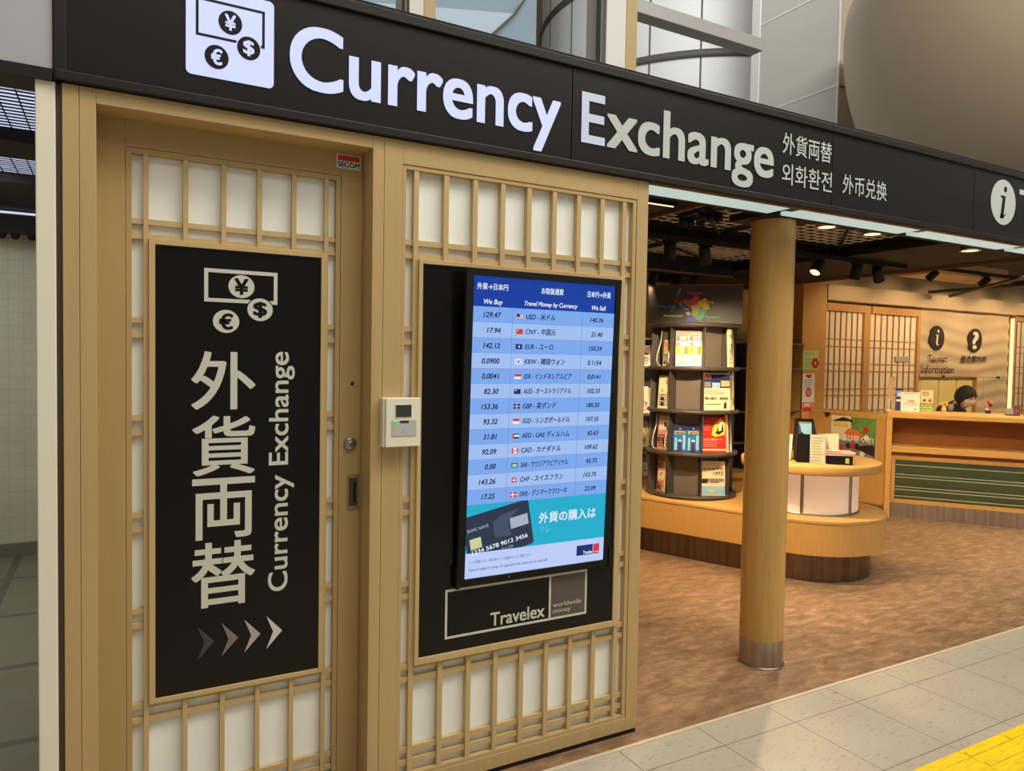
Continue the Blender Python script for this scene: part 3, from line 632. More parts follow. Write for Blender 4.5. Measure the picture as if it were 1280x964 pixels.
rd = thing('card_reader', 'cream card reader with green and blue lights beside the black board', 'card reader', (1.005, -.02, 1.287))
MB().box(.9385, 1.0735, -.03, 0, 1.2895, 1.4605, CREAM).box(.946, 1.0735, -.04, -.03, 1.2895, 1.4605, CREAM).build('housing', rd, .003)
MB().box(.977, 1.042, -.0415, -.04, 1.391, 1.439, CREAM).box(.981, 1.0385, -.0422, -.041, 1.394, 1.4365, mat('lcd', (60, 62, 50), .25)).build('lcd_window', rd)
k = MB().box(.968, 1.058, -.0425, -.04, 1.328, 1.384, mat('reader_pad', (190, 190, 180), .4)).build('touch_pad', rd, .0008)
MB().disc(1.0115, 1.3475, -.0433, .005, .006, LEDB, 20).build('blue_light', k); MB().rect(.971, .989, 1.377, 1.3815, -.0433, LEDG).build('green_light', k)
MB().rect(.997, 1.029, 1.3735, 1.3815, -.0433, INK).build('caption_strip', k)
# ================================================================ COLUMN
cl = thing('round_column', 'round wood veneer column with a steel base band under the sign', 'column', (3.182, .297, 0))
MB().cyl((3.182, .297), .113, .135, ZS-.009, COLW, 72).build('shaft', cl)
MB().cyl((3.182, .297), .1145, .0, .14, STEEL, 72).build('base_band', cl, label='brushed steel base band')
MB().lathe([(.113, 0), (.122, 0), (.122, .004), (.113, .004)], (3.182, .297, 0), CHROME, 60).build('floor_ring', cl)

# ================================================================ ISLAND BENCH
CI = Vector((4.97, 1.46)); AX = Vector((-.39, .921)).normalized()
def stadium(r, L, n=40):
    a0 = math.atan2(AX.y, AX.x); P = []
    for i in range(n+1): a = a0+math.pi/2+math.pi*i/n; P.append((CI.x+r*math.cos(a), CI.y+r*math.sin(a)))
    for i in range(n+1): a = a0-math.pi/2+math.pi*i/n; P.append((CI.x+AX.x*L+r*math.cos(a), CI.y+AX.y*L+r*math.sin(a)))
    return P
isl = thing('display_bench', 'low rounded oak bench with a steel plinth carrying the brochure carousel', 'bench', (4.97, 1.46, 0))
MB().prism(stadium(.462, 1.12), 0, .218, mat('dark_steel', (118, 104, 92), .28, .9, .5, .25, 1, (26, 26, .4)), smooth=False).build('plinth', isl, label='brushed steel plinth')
MB().prism(stadium(.558, 1.12), .216, .452, OAKD).build('bench_body', isl)
MB().prism(stadium(.562, 1.12), .452, .47, OAK).build('bench_top', isl, .003)
tb = thing('display_table', 'round oak display table on a glowing white drum standing on the bench', 'table', (4.97, 1.46, .47))
MB().lathe([(.362, .47), (.362, .79)], (4.97, 1.46, 0), DRUMLIT, 72).build('light_drum', tb, label='softly lit white drum')
MB().lathe([(.37, .47), (.37, .485), (.36, .485)], (4.97, 1.46, 0), CHROME, 72).build('drum_ring', tb)
m = MB()
for k in range(6):
    a = math.radians(-148+60*k); m.box(-.012, .012, -.006, .006, .47, .79, CHROME, Matrix.Translation((4.97+.366*math.cos(a), 1.46+.366*math.sin(a), 0)) @ Matrix.Rotation(a+math.pi/2, 4, 'Z'))
m.build('drum_posts', tb)
MB().lathe([(0, .79), (.5, .79), (.515, .795), (.518, .80), (.518, .855), (.513, .86), (0, .86)], (4.97, 1.46, 0), OAK, 96).build('tabletop', tb)
MB().box(5.38, 5.44, 1.3, 1.36, .775, .79, CHAR).build('bracket', tb)

# ================================================================ CAROUSEL
CA = Vector((4.52, 2.32)); ang = math.atan2(-.679, .734)
FC = frame(CA.x, CA.y, ang)                              # local x to the right, -y towards the viewer
ca_ = thing('brochure_carousel', 'dark grey revolving brochure carousel with a map header standing on the bench', 'brochure rack', (CA.x, CA.y, .47))
LV = [.50, .858, 1.21, 1.57, 1.93]
for i, z in enumerate(LV):
    MB(FC).lathe([(0, z-.034), (.37, z-.034), (.384, z-.028), (.388, z-.015), (.384, z-.004), (.37, z), (0, z)] if i else [(0, z-.03), (.375, z-.03), (.386, z-.02), (.386, z-.006), (.376, z), (0, z)], (0, 0, 0), CHAR, 72).build('shelf_disc', ca_)
OA = [math.radians(-90-76+45*k) for k in range(8)]       # octagon corners
def octo(r): return [(r*math.cos(a), r*math.sin(a)) for a in OA]
MB(FC).prism(octo(.27), .5, 1.9, CHARL).build('core', ca_, label='grey panelled core')
fm = MB(FC)
for a in OA: fm.box(.25, .365, -.004, .004, .5, 1.9, CHAR, Matrix.Rotation(a, 4, 'Z'))
fm.build('divider_fins', ca_)
hd = MB(FC).box(-.388, .388, -.13, -.1, 1.93, 2.265, CHAR).box(-.388, .388, -.134, -.13, 2.255, 2.265, BROWNEDGE).build('header_board', ca_, .002, label='dark header board with a coloured regional map')
mp_ = MB(FC); yh = -.1312
S_ = 1.017
def q(P): return [(x*S_, 1.6+(z-1.6)*S_) for x, z in P]
MP = {'pink': (230, 80, 110), 'red': (235, 90, 60), 'yel': (245, 195, 40), 'lime': (205, 200, 120), 'teal': (110, 190, 150), 'blue': (90, 160, 235), 'viol': (110, 130, 235), 'cream': (240, 225, 170)}
MP = {k: mat('map_'+k, c, .45, 0, .3) for k, c in MP.items()}
mp_.poly(q([(-.035, 2.06), (.02, 2.085), (.035, 2.13), (.03, 2.155), (0, 2.165), (-.012, 2.14), (-.05, 2.125), (-.06, 2.09)]), yh, MP['pink'])
mp_.poly(q([(-.075, 2.08), (-.035, 2.065), (-.05, 2.12), (-.085, 2.13), (-.1, 2.11)]), yh-.0006, MP['red'])
mp_.poly(q([(.02, 2.08), (.09, 2.04), (.115, 2.045), (.11, 2.09), (.085, 2.10), (.1, 2.125), (.075, 2.14), (.05, 2.12), (.025, 2.12)]), yh-.0012, MP['yel'])
mp_.poly(q([(-.03, 2.0), (.01, 1.975), (.035, 2.03), (.045, 2.06), (.02, 2.082), (-.035, 2.07), (-.02, 2.04)]), yh-.0018, MP['lime'])
mp_.poly(q([(.01, 1.965), (.05, 1.945), (.09, 2.02), (.1, 2.045), (.045, 2.055), (.03, 2.02)]), yh-.0024, MP['teal'])
mp_.poly(q([(-.06, 1.95), (.005, 1.95), (.012, 1.975), (-.03, 1.985), (-.06, 1.98)]), yh-.003, MP['viol'])
mp_.poly(q([(-.135, 2.09), (-.115, 2.105), (-.09, 2.07), (-.07, 2.055), (-.04, 2.06), (-.05, 2.04), (-.085, 2.035), (-.1, 2.065)]), yh, MP['blue'])
mp_.poly(q([(-.075, 2.02), (-.05, 2.03), (-.03, 2.01), (-.045, 1.99), (-.065, 2.0)]), yh-.0006, MP['cream'])
mp_.poly(q([(-.15, 2.16), (-.135, 2.165), (-.115, 2.22), (-.13, 2.22)]), yh, MP['blue']); mp_.poly(q([(-.205, 2.035), (-.19, 2.025), (-.155, 2.06), (-.165, 2.075), (-.185, 2.06)]), yh, MP['blue'])
mp_.build('map_print', hd); mp_ = MB(FC)
for s_, x, z, wd, c in (('Fukuoka', -.06, 2.172, .125, 'pink'), ('Saga', -.165, 2.105, .07, 'red'), ('Nagasaki', -.3, 2.063, .14, 'blue'), ('Oita', .09, 2.098, .06, 'yel'), ('Kumamoto', -.25, 1.985, .155, 'cream'), ('Miyazaki', .072, 1.975, .13, 'teal')):
    mp_.text(s_, yh, MP[c], x=x*S_, zb=1.6+(z-1.6)*S_, cap=.0185, width=wd*S_, weight=.03)
mp_.build('place_names', hd)

BG = 'brochures on the carousel'
def brochure(label, x0, x1, zl, zt, paint, yb=-.30, lean=4, rot=0, body=CREAMP, M0=None, group=BG, t=.014, name='brochure'):
    """a leaflet or booklet standing upright; paint(mb, w, h) prints on the cover in local coords 0..w, 0..h"""
    w_, h_ = x1-x0, zt-zl
    M = (M0 or FC) @ Matrix.Translation(((x0+x1)/2, yb, zl)) @ Matrix.Rotation(math.radians(rot), 4, 'Z') @ Matrix.Rotation(math.radians(-lean), 4, 'X') @ Matrix.Translation((-w_/2, 0, 0))
    o = M @ Vector((w_/2, t/2, 0))
    r_ = thing(name, label, 'brochure', o, group)
    MB(M).box(0, w_, 0, t, 0, h_, body).build('booklet', r_)
    m = MB(M); paint(m, w_, h_)
    if m.v: m.build('cover_print', r_)
    return r_
def bands(*bs):
    def f(m, w, h):
        for i, (a, b, c, d, mm) in enumerate(bs): m.rect(a*w, b*w, c*h, d*h, -.0006-.0004*i, mm)
    return f
def lines(m, w, h, a, b, c, d, n, mm, y=-.0026, seed=0):
    rr = random.Random(seed)
    for i in range(n):
        z = d-(d-c)*(i+.5)/n; m.rect(a*w, (a+(b-a)*(.6+.4*rr.random()))*w, (z)*h-.0025, z*h+.0025, y, mm)
def pam_map(m, w, h):
    bands((0, 1, 0, 1, LBLUE), (0, 1, .88, 1, PINKP), (.05, .95, .7, .87, GREYP), (0, 1, .33, .56, YELLOW), (.4, .62, .36, .52, CREAMP), (.7, .9, .34, .55, ORANGE), (.1, .3, .58, .66, ORANGE))(m, w, h)
    lines(m, w, h, .2, .9, .05, .3, 5, PINKP); m.rect(.1*w, .2*w, .72*h, .78*h, -.004, RED); lines(m, w, h, .3, .9, .72, .85, 3, WHITE, -.004)
def pam_dive(m, w, h):
    bands((0, 1, 0, 1, BLUEP), (0, 1, .78, 1, NAVY), (.1, .28, .05, .5, LBLUE), (.72, .92, .08, .6, LBLUE))(m, w, h)
    m.rect(.12*w, .88*w, .64*h, .74*h, -.004, YELLOW); m.text('福岡城', -.0046, NAVY, box=(.18*w, .82*w, .65*h, .73*h), weight=.03)
    m.yprism([(.3*w, .02*h), (.68*w, .02*h), (.62*w, .3*h), (.5*w, .36*h), (.38*w, .3*h)], -.005, -.004, PURPLE); m.disc(.5*w, .4*h, -.005, .13*w, .04*h, CREAMP); m.disc(.5*w, .84*h, -.005, .08*w, .03*h, ORANGE)
def pam_red(m, w, h):
    bands((0, 1, 0, 1, RED), (0, 1, .06, .1, CREAMP))(m, w, h)
    m.yprism([(.4*w, .5*h), (.55*w, .44*h), (.95*w, .5*h), (.98*w, .8*h), (.8*w, .96*h), (.6*w, .86*h), (.45*w, .7*h)], -.004, -.003, YELLOW)
    m.yprism([(.55*w, .54*h), (.7*w, .5*h), (.9*w, .6*h), (.85*w, .8*h), (.7*w, .72*h)], -.005, -.004, INK); m.yprism([(.68*w, .6*h), (.8*w, .62*h), (.84*w, .9*h), (.74*w, .84*h)], -.006, -.005, WHITE)
    lines(m, w, h, .08, .4, .6, .9, 4, PINKP, -.004, 3); lines(m, w, h, .06, .9, .14, .4, 5, PINKP, -.004, 4); m.text('ハイカラ横丁まつり', -.005, WHITE, box=(.06*w, .82*w, .34*h, .4*h))
def pam_purple(m, w, h):
    bands((0, 1, 0, 1, CREAMP), (0, 1, .6, .97, NAVY), (.02, .3, .84, .96, ORANGE), (.02, .28, .62, .76, GREYP), (.33, .62, .6, .74, LBLUE), (.66, .98, .64, .8, TANP))(m, w, h)
    lines(m, w, h, .05, .85, .42, .56, 3, GREYP, -.004, 5); m.text('観光案内　時刻表', -.004, INK, box=(.06*w, .92*w, .27*h, .36*h), weight=.01); lines(m, w, h, .05, .7, .12, .2, 1, INK, -.004); m.yprism([(.75*w, .05*h), (.86*w, .05*h), (.86*w, .2*h), (.78*w, .22*h)], -.005, -.004, INK)
def pam_1972(m, w, h):
    bands((0, 1, 0, 1, CREAMP), (0, 1, .02, .28, LBLUE), (0, .95, .4, .5, GREYP), (.02, .3, .36, .48, INK), (.4, .75, .37, .42, OAKDK))(m, w, h)
    m.text('1972', -.004, INK, box=(.52*w, .92*w, .6*h, .7*h), weight=.02).text('おのみち帖', -.004, INK, box=(.12*w, .94*w, .74*h, .83*h), weight=.01); m.disc(.45*w, .13*h, -.004, .09*w, .05*h, YELLOW); lines(m, w, h, .2, .85, .86, .97, 2, TANP, -.004)
def pam_photo(c1, c2, c3, sd=0):
    def f(m, w, h):
        rr = random.Random(sd)
        bands((0, 1, 0, 1, c1), (.05, .95, .55, .95, c2))(m, w, h)
        for k in range(7):
            a = .05+.7*rr.random(); b = .05+.8*rr.random(); m.rect(a*w, (a+.12+.1*rr.random())*w, b*h, (b+.06+.08*rr.random())*h, -.003-.0003*k, (c3, c2, INK, c3)[k % 4])
        lines(m, w, h, .1, .9, .08, .45, 5, INK if sd % 2 else c3, -.0055, sd)
    return f
y_ = -.285
brochure('pale blue and yellow map pamphlet, left one of the pair on the top carousel shelf', -.146, -.04, 1.571, 1.868, pam_map, y_)
brochure('pale blue and yellow map pamphlet, right one of the pair on the top carousel shelf', -.038, .068, 1.571, 1.872, pam_map, y_)
brochure('cream leaflet with orange back in the left top pocket of the carousel', -.268, -.165, 1.571, 1.79, pam_photo(CREAMP, TANP, ORANGE, 1), -.24, 5, -45)
brochure('narrow cream leaflet at the right end of the top carousel shelf', .275, .335, 1.571, 1.885, pam_photo(CREAMP, CREAMP, GREYP, 2), -.2, 3, 45)
brochure('cream flower leaflet on the left of the second carousel shelf', -.30, -.16, 1.212, 1.49, pam_photo(CREAMP, CREAMP, TANP, 3), -.235, 4, -35)
brochure('purple headed sightseeing leaflet leaning on the second carousel shelf', .085, .31, 1.212, 1.52, pam_purple, -.262, 5, 18)
brochure('narrow cream leaflet at the right end of the second carousel shelf', .3, .355, 1.212, 1.56, pam_photo(CREAMP, CREAMP, TANP, 4), -.17, 3, 60)
brochure('grey lilac leaflet on the left of the third carousel shelf', -.3, -.165, .86, 1.165, pam_photo(PINKP, CREAMP, PURPLE, 5), -.23, 4, -40)
brochure('blue pamphlet with purple figure, left of the pair on the third carousel shelf', -.146, -.04, .86, 1.085, pam_dive, y_)
brochure('blue pamphlet with purple figure, right of the pair on the third carousel shelf', -.038, .068, .86, 1.09, pam_dive, y_)
brochure('red festival leaflet on the third carousel shelf', .083, .285, .86, 1.155, pam_red, -.265, 5, 17)
brochure('white cream leaflet at the right end of the third carousel shelf', .28, .345, .86, 1.19, pam_photo(WHITE, CREAMP, TANP, 6), -.18, 4, 55)
brochure('red and white leaflet in the left pocket of the lowest carousel level', -.292, -.205, .501, .69, pam_photo(PINKP, CREAMP, RED, 7), -.22, 4, -45)
brochure('brown leaflet above the red one on the lowest carousel level', -.285, -.2, .69, .815, pam_photo(TANP, OAKDK, INK, 8), -.205, 3, -45)
brochure('cream booklet with 1972 on its cover on the lowest carousel level', .08, .288, .501, .785, pam_1972, -.265, 5, 17)
# clear pocket holders with curved white rims
def holder(label, x, z0, rot, yb):
    M = FC @ Matrix.Translation((x, yb, z0)) @ Matrix.Rotation(math.radians(rot), 4, 'Z')
    o = thing('leaflet_holder', label, 'holder', M @ Vector((0, 0, 0)), 'white rimmed leaflet holders on the carousel')
    m = MB(M)
    P = [(0, .3), (.012, .2), (.05, .1), (.055, .04), (.035, .01), (0, .0)]
    for sx in (-.07, .07):
        for (a, b), (c, d) in zip(P, P[1:]): m.rod((sx, -a, b), (sx, -c, d), .004, WHITE, 8)
    m.build('curved_rims', o)
    MB(M).box(-.066, .066, .002, .005, 0, .3, CHARL).build('back_plate', o)
holder('white rimmed holder around the cream and orange leaflet on the top carousel shelf', -.215, 1.571, -45, -.21)
holder('white rimmed holder around the grey lilac leaflet on the third carousel shelf', -.235, .86, -40, -.205)

# ================================================================ WALL RACK BEHIND THE CAROUSEL
rk = thing('wall_rack', 'long wall rack of dark brochure shelves with oak base behind the carousel', 'rack', (5.9, 3.3, 0))
MB().box(4.4, 7.1, 3.46, 3.5, .4, 1.845, CHAR).build('back_board', rk)
MB().box(4.4, 7.1, 3.47, 3.5, 1.845, 2.42, PINE).build('upper_panel', rk, label='orange wood upper panel')
for z in (1.56, 1.44-.36, .74): MB().box(4.4, 7.1, 3.3, 3.46, z-.02, z, CHARL).build('shelf', rk)
MB().box(4.4, 7.1, 3.28, 3.46, 1.825, 1.845, CHARL).build('shelf', rk)
for x in (4.4, 5.3, 6.2, 6.36, 7.08): MB().box(x, x+.02, 3.3, 3.46, .44, 1.83, CHAR).build('side_panel', rk)
MB().box(4.4, 7.1, 3.12, 3.5, .385, .44, OAK).build('base_top', rk, .003); MB().box(4.4, 7.1, 3.16, 3.5, 0, .385, OAKD).build('base_front', rk)
RG = 'brochures on the wall rack'
FR = Matrix()
shade = [(CREAMP, TANP, RED), (WHITE, GREYP, INK), (PINKP, CREAMP, RED), (TANP, CREAMP, GREENP), (CREAMP, LBLUE, NAVY), (WHITE, CREAMP, ORANGE)]
pos = {1.56: 'topmost', 1.08: 'second', .74: 'third', .44: 'lowest'}
n_ = 0
for zl, hh in ((1.56, .24), (1.08, .3), (.74, .28), (.44, .25)):
    for x, where in ((4.66, 'left of the carousel, outer'), (4.8, 'left of the carousel, middle'), (4.93, 'left of the carousel, inner'), (6.225, 'between carousel and round column')):
        c = shade[n_ % 6]; n_ += 1
        brochure('small %s brochure on the %s rack shelf %s' % ({id(CREAMP): 'cream', id(WHITE): 'white', id(PINKP): 'pink', id(TANP): 'tan'}[id(c[0])], pos[zl], where), x, x+.115, zl, zl+hh*(.85+.15*random.random()), pam_photo(*c, n_+10), 3.37, 6, 0, c[0], FR, RG)

# ================================================================ PILLAR, NOTICES, PARTITION, POSTER
MB().box(7.075, 7.485, 3.3, 3.5, 0, 2.56, PINE).build('square_pillar', bevel=.004, label='square orange wood pillar between the brochure rack and the shoji screens', cat='pillar')
def sheet(name, label, cat, x0, x1, z0, z1, y, m, paint, group=None):
    r_ = MB().box(x0, x1, y-.003, y, z0, z1, m).build(name, label=label, cat=cat, group=group)
    g = MB(Matrix.Translation((x0, y-.0036, z0))); paint(g, x1-x0, z1-z0); g.build('print', r_)
    return r_
def p_lime(m, w, h):
    lines(m, w, h, .1, .7, .75, .92, 2, GREENP, 0); lines(m, w, h, .1, .55, .1, .6, 4, GREENP, 0)
    for k in range(6): a = k*math.pi/3; m.disc(.8*w+.04*math.cos(a), .36*h+.04*math.sin(a), -.001, .026, .026, RED, 14)
    m.disc(.8*w, .36*h, -.002, .018, .018, YELLOW, 14)
sheet('green_notice', 'pale green paper notice with a red flower on the wood pillar', 'notice', 7.09, 7.36, 1.54, 1.765, 3.3, LIME, p_lime)
def p_white(m, w, h):
    m.yprism([(.25*w, .93*h), (.5*w, .86*h), (.75*w, .93*h), (.7*w, .97*h), (.3*w, .97*h)], -.001, 0, RED); lines(m, w, h, .15, .85, .62, .84, 4, INK, -.0005); m.disc(.5*w, .5*h, -.001, .05, .055, RED); m.disc(.5*w, .5*h, -.002, .033, .036, PINKP)
    m.rect(0, w, 0, .24*h, -.0006, PINKP); m.rect(.08*w, w, .0, .1*h, -.0012, RED); m.rect(.2*w, .6*w, .14*h, .2*h, -.0018, WHITE)
sheet('white_notice', 'tall white paper notice with red symbols below the green notice', 'notice', 7.1, 7.31, 1.06, 1.5, 3.3, WHITE, p_white)

pt_ = thing('low_partition', 'low oak partition joining the wood pillar and the information counter', 'partition', (7.3, 2.75, 0))
MB().box(7.25, 7.32, 2.36, 3.29, .12, 1.1, OAKD).build('panel', pt_); MB().box(7.24, 7.33, 2.35, 3.29, 1.06, 1.1, OAK).build('cap', pt_, .003); MB().box(7.262, 7.31, 2.36, 3.29, 0, .12, STEEL).build('kick_plate', pt_)
PM = Matrix.Translation((7.25, 0, 0)) @ Matrix.Rotation(-math.pi/2, 4, 'Z')     # local x -> -Y world, local -y -> -X world
MB(PM).disc(-3.06, 1.04, -.012, .03, .028, CHROME, 24, t=.012).build('door_stop', pt_, label='small round metal fitting')
ps = MB(PM).box(-3.005, -2.45, -.006, 0, .6, 1.035, CREAMP).build('poster', label='colourful festival poster on the low oak partition behind the display table', cat='poster')
g = MB(PM); a0, b0, w0, h0 = -3.005, .6, .555, .435
def pr(x0, x1, z0, z1, m, y): g.rect(a0+x0*w0, a0+x1*w0, b0+z0*h0, b0+z1*h0, y, m)
pr(.45, 1, .4, 1, GREENP, -.0066); pr(0, .45, .6, 1, CREAMP, -.0068); pr(0, 1, 0, .4, GREYP, -.0066); pr(.05, .4, .72, .84, YELLOW, -.0074)
g.poly([(a0+x*w0, b0+z*h0) for x, z in ((0, .85), (.1, .9), (.28, .98), (.48, .92), (.5, .85), (.4, .88), (.25, .87))], -.008, INK)
g.poly([(a0+x*w0, b0+z*h0) for x, z in ((.35, .42), (.62, .42), (.72, .55), (.6, .68), (.4, .7), (.32, .6))], -.0086, ORANGE)
g.text('遊び尽くせ!', -.0092, WHITE, box=(a0+.25*w0, a0+.95*w0, b0+.38*h0, b0+.54*h0), weight=.03)
for k, (x, z, m) in enumerate(((.4, .26, NAVY), (.5, .27, RED), (.6, .26, INK), (.78, .7, RED), (.8, .5, WHITE), (.72, .1, WHITE), (.12, .22, CREAMP), (.25, .2, RED))): g.disc(a0+x*w0, b0+z*h0, -.0094-.0002*k, .03, .035, m, 14)
g.poly([(a0+x*w0, b0+z*h0) for x, z in ((.55, .22), (.98, .06), (.98, .34), (.75, .32))], -.0112, INK)
g.build('poster_print', ps)

# ================================================================ ITEMS ON THE DISPLAY TABLE
FT = frame(4.80, 1.29, ang)
bh = thing('file_box', 'black cardboard leaflet box with slanted top on the display table', 'leaflet box', FT @ Vector((0, 0, .86)))
prof_ = [(-.13, .86), (.05, .86), (.05, 1.07), (-.05, 1.18), (-.13, 1.18)]
m = MB(FT)
Mp = Matrix(((0, 0, 1, 0), (1, 0, 0, 0), (0, 1, 0, 0), (0, 0, 0, 1)))       # (x,y,z)->(z,x,y): polygon in yz, extruded along x
pf = [(.12, .86), (-.06, .86), (-.06, 1.075), (.06, 1.18), (.12, 1.18)]
pf = [(y, z) for y, z in pf][::-1]
m.prism(pf, -.125, -.12, MATTEBLK, Mp).prism(pf, .005, .01, MATTEBLK, Mp).box(-.125, .01, .115, .12, .86, 1.18, MATTEBLK).box(-.125, .01, -.06, -.055, .86, 1.075, MATTEBLK).box(-.125, .01, -.06, .12, .86, .865, MATTEBLK).build('box_shell', bh)
brochure('grey and blue leaflet sticking out of the black file box', -.1, -.0, .87, 1.165, pam_photo(GREYP, LBLUE, TANP, 31), .03, 14, 0, GREYP, FT, 'leaflets on the display table', .01, 'leaflet')
def p_list(m, w, h):
    m.rect(.04*w, .96*w, .02*h, .98*h, -.0006, LBLUE); m.rect(.08*w, .92*w, .04*h, .96*h, -.001, CREAMP); lines(m, w, h, .12, .9, .06, .94, 9, GREYP, -.0016)
brochure('white printed list card standing in front of the black file box', -.035, .075, .861, 1.075, p_list, -.085, 2, 0, WHITE, FT, 'leaflets on the display table', .006, 'list_card')
def cardholder(label, x, y, z, w_, h_, rot, m_):
    M = FT @ Matrix.Translation((x, y, z)) @ Matrix.Rotation(math.radians(rot), 4, 'Z')
    o = thing('leaflet_stand', label, 'leaflet stand', M @ Vector((0, 0, 0)))
    MB(M @ Matrix.Rotation(math.radians(-10), 4, 'X')).box(-w_/2, w_/2, 0, .004, 0, h_, m_).build('front_sheet', o); MB(M).box(-w_/2, w_/2, -.01, .09, 0, .005, m_).build('foot', o); MB(M @ Matrix.Rotation(math.radians(-10), 4, 'X')).box(-w_/2, w_/2, -.022, -.02, 0, h_*.35, glass('clear_acrylic_'+str(int(w_*1000)), (230, 225, 215), .25)).build('pocket', o)
cardholder('clear stand holding pale leaflets behind the white list card', .13, .12, .86, .15, .21, 0, CREAMP)
cardholder('clear stand with cream leaflets at the left of the black file box', -.2, .06, .86, .1, .2, -20, WHITE)
tr = thing('leaflet_tray', 'low black tray right of the white list card on the display table', 'tray', FT @ Vector((.16, -.02, .86)))
MB(FT).box(.085, .26, -.1, -.094, .862, .925, MATTEBLK).box(.085, .26, .08, .086, .862, .925, MATTEBLK).box(.085, .091, -.1, .086, .862, .925, MATTEBLK).box(.254, .26, -.1, .086, .862, .925, MATTEBLK).box(.085, .26, -.1, .086, .86, .866, MATTEBLK).build('tray_body', tr)
tcard = MB(FT).box(.21, .235, -.1025, -.1, .872, .91, LIME).build('tray_label', tr, label='small green card')
for k in range(3):
    M = FT @ Matrix.Translation((.172, -.005, .926+.0085*k)) @ Matrix.Rotation(math.radians((2, -5, 4)[k]), 4, 'Z')
    b = MB(M).box(-.105, .105, -.09, .085, 0, .0075, (CREAMP, PINKP, WHITE)[k]).build('stacked_leaflet', label='%s leaflet of the pile on the low black tray' % ('lowest cream', 'middle pink', 'topmost white and red')[k], cat='leaflet', group='leaflets piled on the black tray')
    if k == 2: MB(M).box(-.1, .02, -.085, .0, .0076, .0082, RED).box(.03, .1, -.08, .07, .0076, .0082, PINKP).build('print', b)

# ================================================================ SHOJI SCREENS AND SIGN WALL
def screen(x0, x1, z0, z1, y, n, label, warm=SHOJI2):
    o = thing('shoji_screen', label, 'screen', ((x0+x1)/2, y, z0), 'shoji screens on the back wall')
    MB().box(x0, x0+.06, y-.03, y+.02, z0, z1, SHOJIF).box(x1-.06, x1, y-.03, y+.02, z0, z1, SHOJIF).box(x0+.06, x1-.06, y-.05, y+.02, z1-.09, z1, SHOJIF).box(x0+.06, x1-.06, y-.05, y+.02, z0, z0+.06, SHOJIF).build('frame', o)
    MB().box(x0+.05, x1-.05, y, y+.01, z0+.02, z1-.05, warm).build('paper', o)
    m = MB(); w_ = x1-x0-.12
    for k in range(1, n): x = x0+.06+w_*k/n; m.box(x-.008, x+.008, y-.009, y, z0+.06, z1-.09, SHOJIB)
    for z in (1.92, 1.83, 1.62, 1.53, 1.31, 1.23, 1.04, .97):
        m.box(x0+.06, x1-.06, y-.007, y, z-.008, z+.008, SHOJIF)
    m.build('bars', o)
screen(7.55, 8.40, .3, 2.35, 3.44, 7, 'shoji screen beside the wood pillar, in dimmer light')
screen(8.40, 9.5, .3, 2.35, 3.44, 8, 'shoji screen left of the round i sign, in bright light')
screen(11.72, 12.9, .3, 2.39, 3.44, 9, 'shoji screen right of the glowing strip at the picture edge')
hbm = MB().box(7.5, 14, 3.3, 3.5, 2.375, 2.56, PLASTER).build('header_beam', bevel=.005, label='beige header beam above the shoji screens', cat='beam')
# wavy sign wall with window opening below
wv = thing('sign_wall', 'cream wavy relief wall carrying the tourist information sign', 'wall panel', (10.6, 3.42, .3))
m = MB(); nx, nz = 60, 40; x0_, x1_, z0_, z1_ = 9.5, 11.655, 1.49, 2.38
vs = [(x0_+(x1_-x0_)*i/nx, 3.42+.010*math.sin(34*(z0_+(z1_-z0_)*j/nz)+1.6*math.sin(3.1*(x0_+(x1_-x0_)*i/nx))), z0_+(z1_-z0_)*j/nz) for j in range(nz+1) for i in range(nx+1)]
m.add(vs, [(j*(nx+1)+i, j*(nx+1)+i+1, (j+1)*(nx+1)+i+1, (j+1)*(nx+1)+i) for j in range(nz) for i in range(nx)], PLASTER, smooth=True)
vs = [(10.86+(x1_-10.86)*i/nx, 3.42+.010*math.sin(34*(.3+1.19*j/nz)+1.6*math.sin(3.1*(10.86+(x1_-10.86)*i/nx))), .3+1.19*j/nz) for j in range(nz+1) for i in range(nx+1)]
m.add(vs, [(j*(nx+1)+i, j*(nx+1)+i+1, (j+1)*(nx+1)+i+1, (j+1)*(nx+1)+i) for j in range(nz) for i in range(nx)], PLASTER, smooth=True)
m.build('wavy_panel', wv)
MB().box(9.5, 10.86, 3.40, 3.5, 1.465, 1.49, SHOJIF).box(10.83, 10.86, 3.40, 3.5, .3, 1.47, SHOJIF).build('opening_trim', wv)
YC = mat('yellow_cabinet', (226, 200, 120), .45, 0, .3, .03, 3)
cb = thing('wall_cabinet', 'pale yellow cupboard in the opening below the tourist information sign', 'cupboard', (10.1, 3.46, .3))
MB().box(9.5, 10.83, 3.46, 3.5, .3, 1.465, YC).build('body', cb)
for x in (9.52, 10.02, 10.43): MB().box(x, x+(.48 if x < 10 else .39), 3.445, 3.46, .31, 1.45, YC).build('door', cb, .003)
cv = thing('cove_light', 'glowing vertical light strip beside the tourist information sign', 'light strip', (11.69, 3.4, .3))
MB().box(11.66, 11.70, 3.37, 3.402, .3, 2.33, COVELIT).build('tube', cv); MB().box(11.655, 11.70, 3.403, 3.46, .3, 2.33, SHOJIF).build('back_rail', cv); MB().box(11.70, 11.73, 3.36, 3.5, .3, 2.37, SHOJIF).build('shield', cv)
YL = 3.395
ts = thing('information_sign', 'dark round i symbol with the words Tourist Information on the wavy wall', 'sign', (9.85, YL, 1.5))
d = MB().disc(9.85, 1.99, YL, .165, .165, INK, 48, t=.02).build('symbol_disc', ts); g = MB(); letter_i(g, 9.85, 1.99, .23, YL-.002, CREAMP); g.build('letter', d)
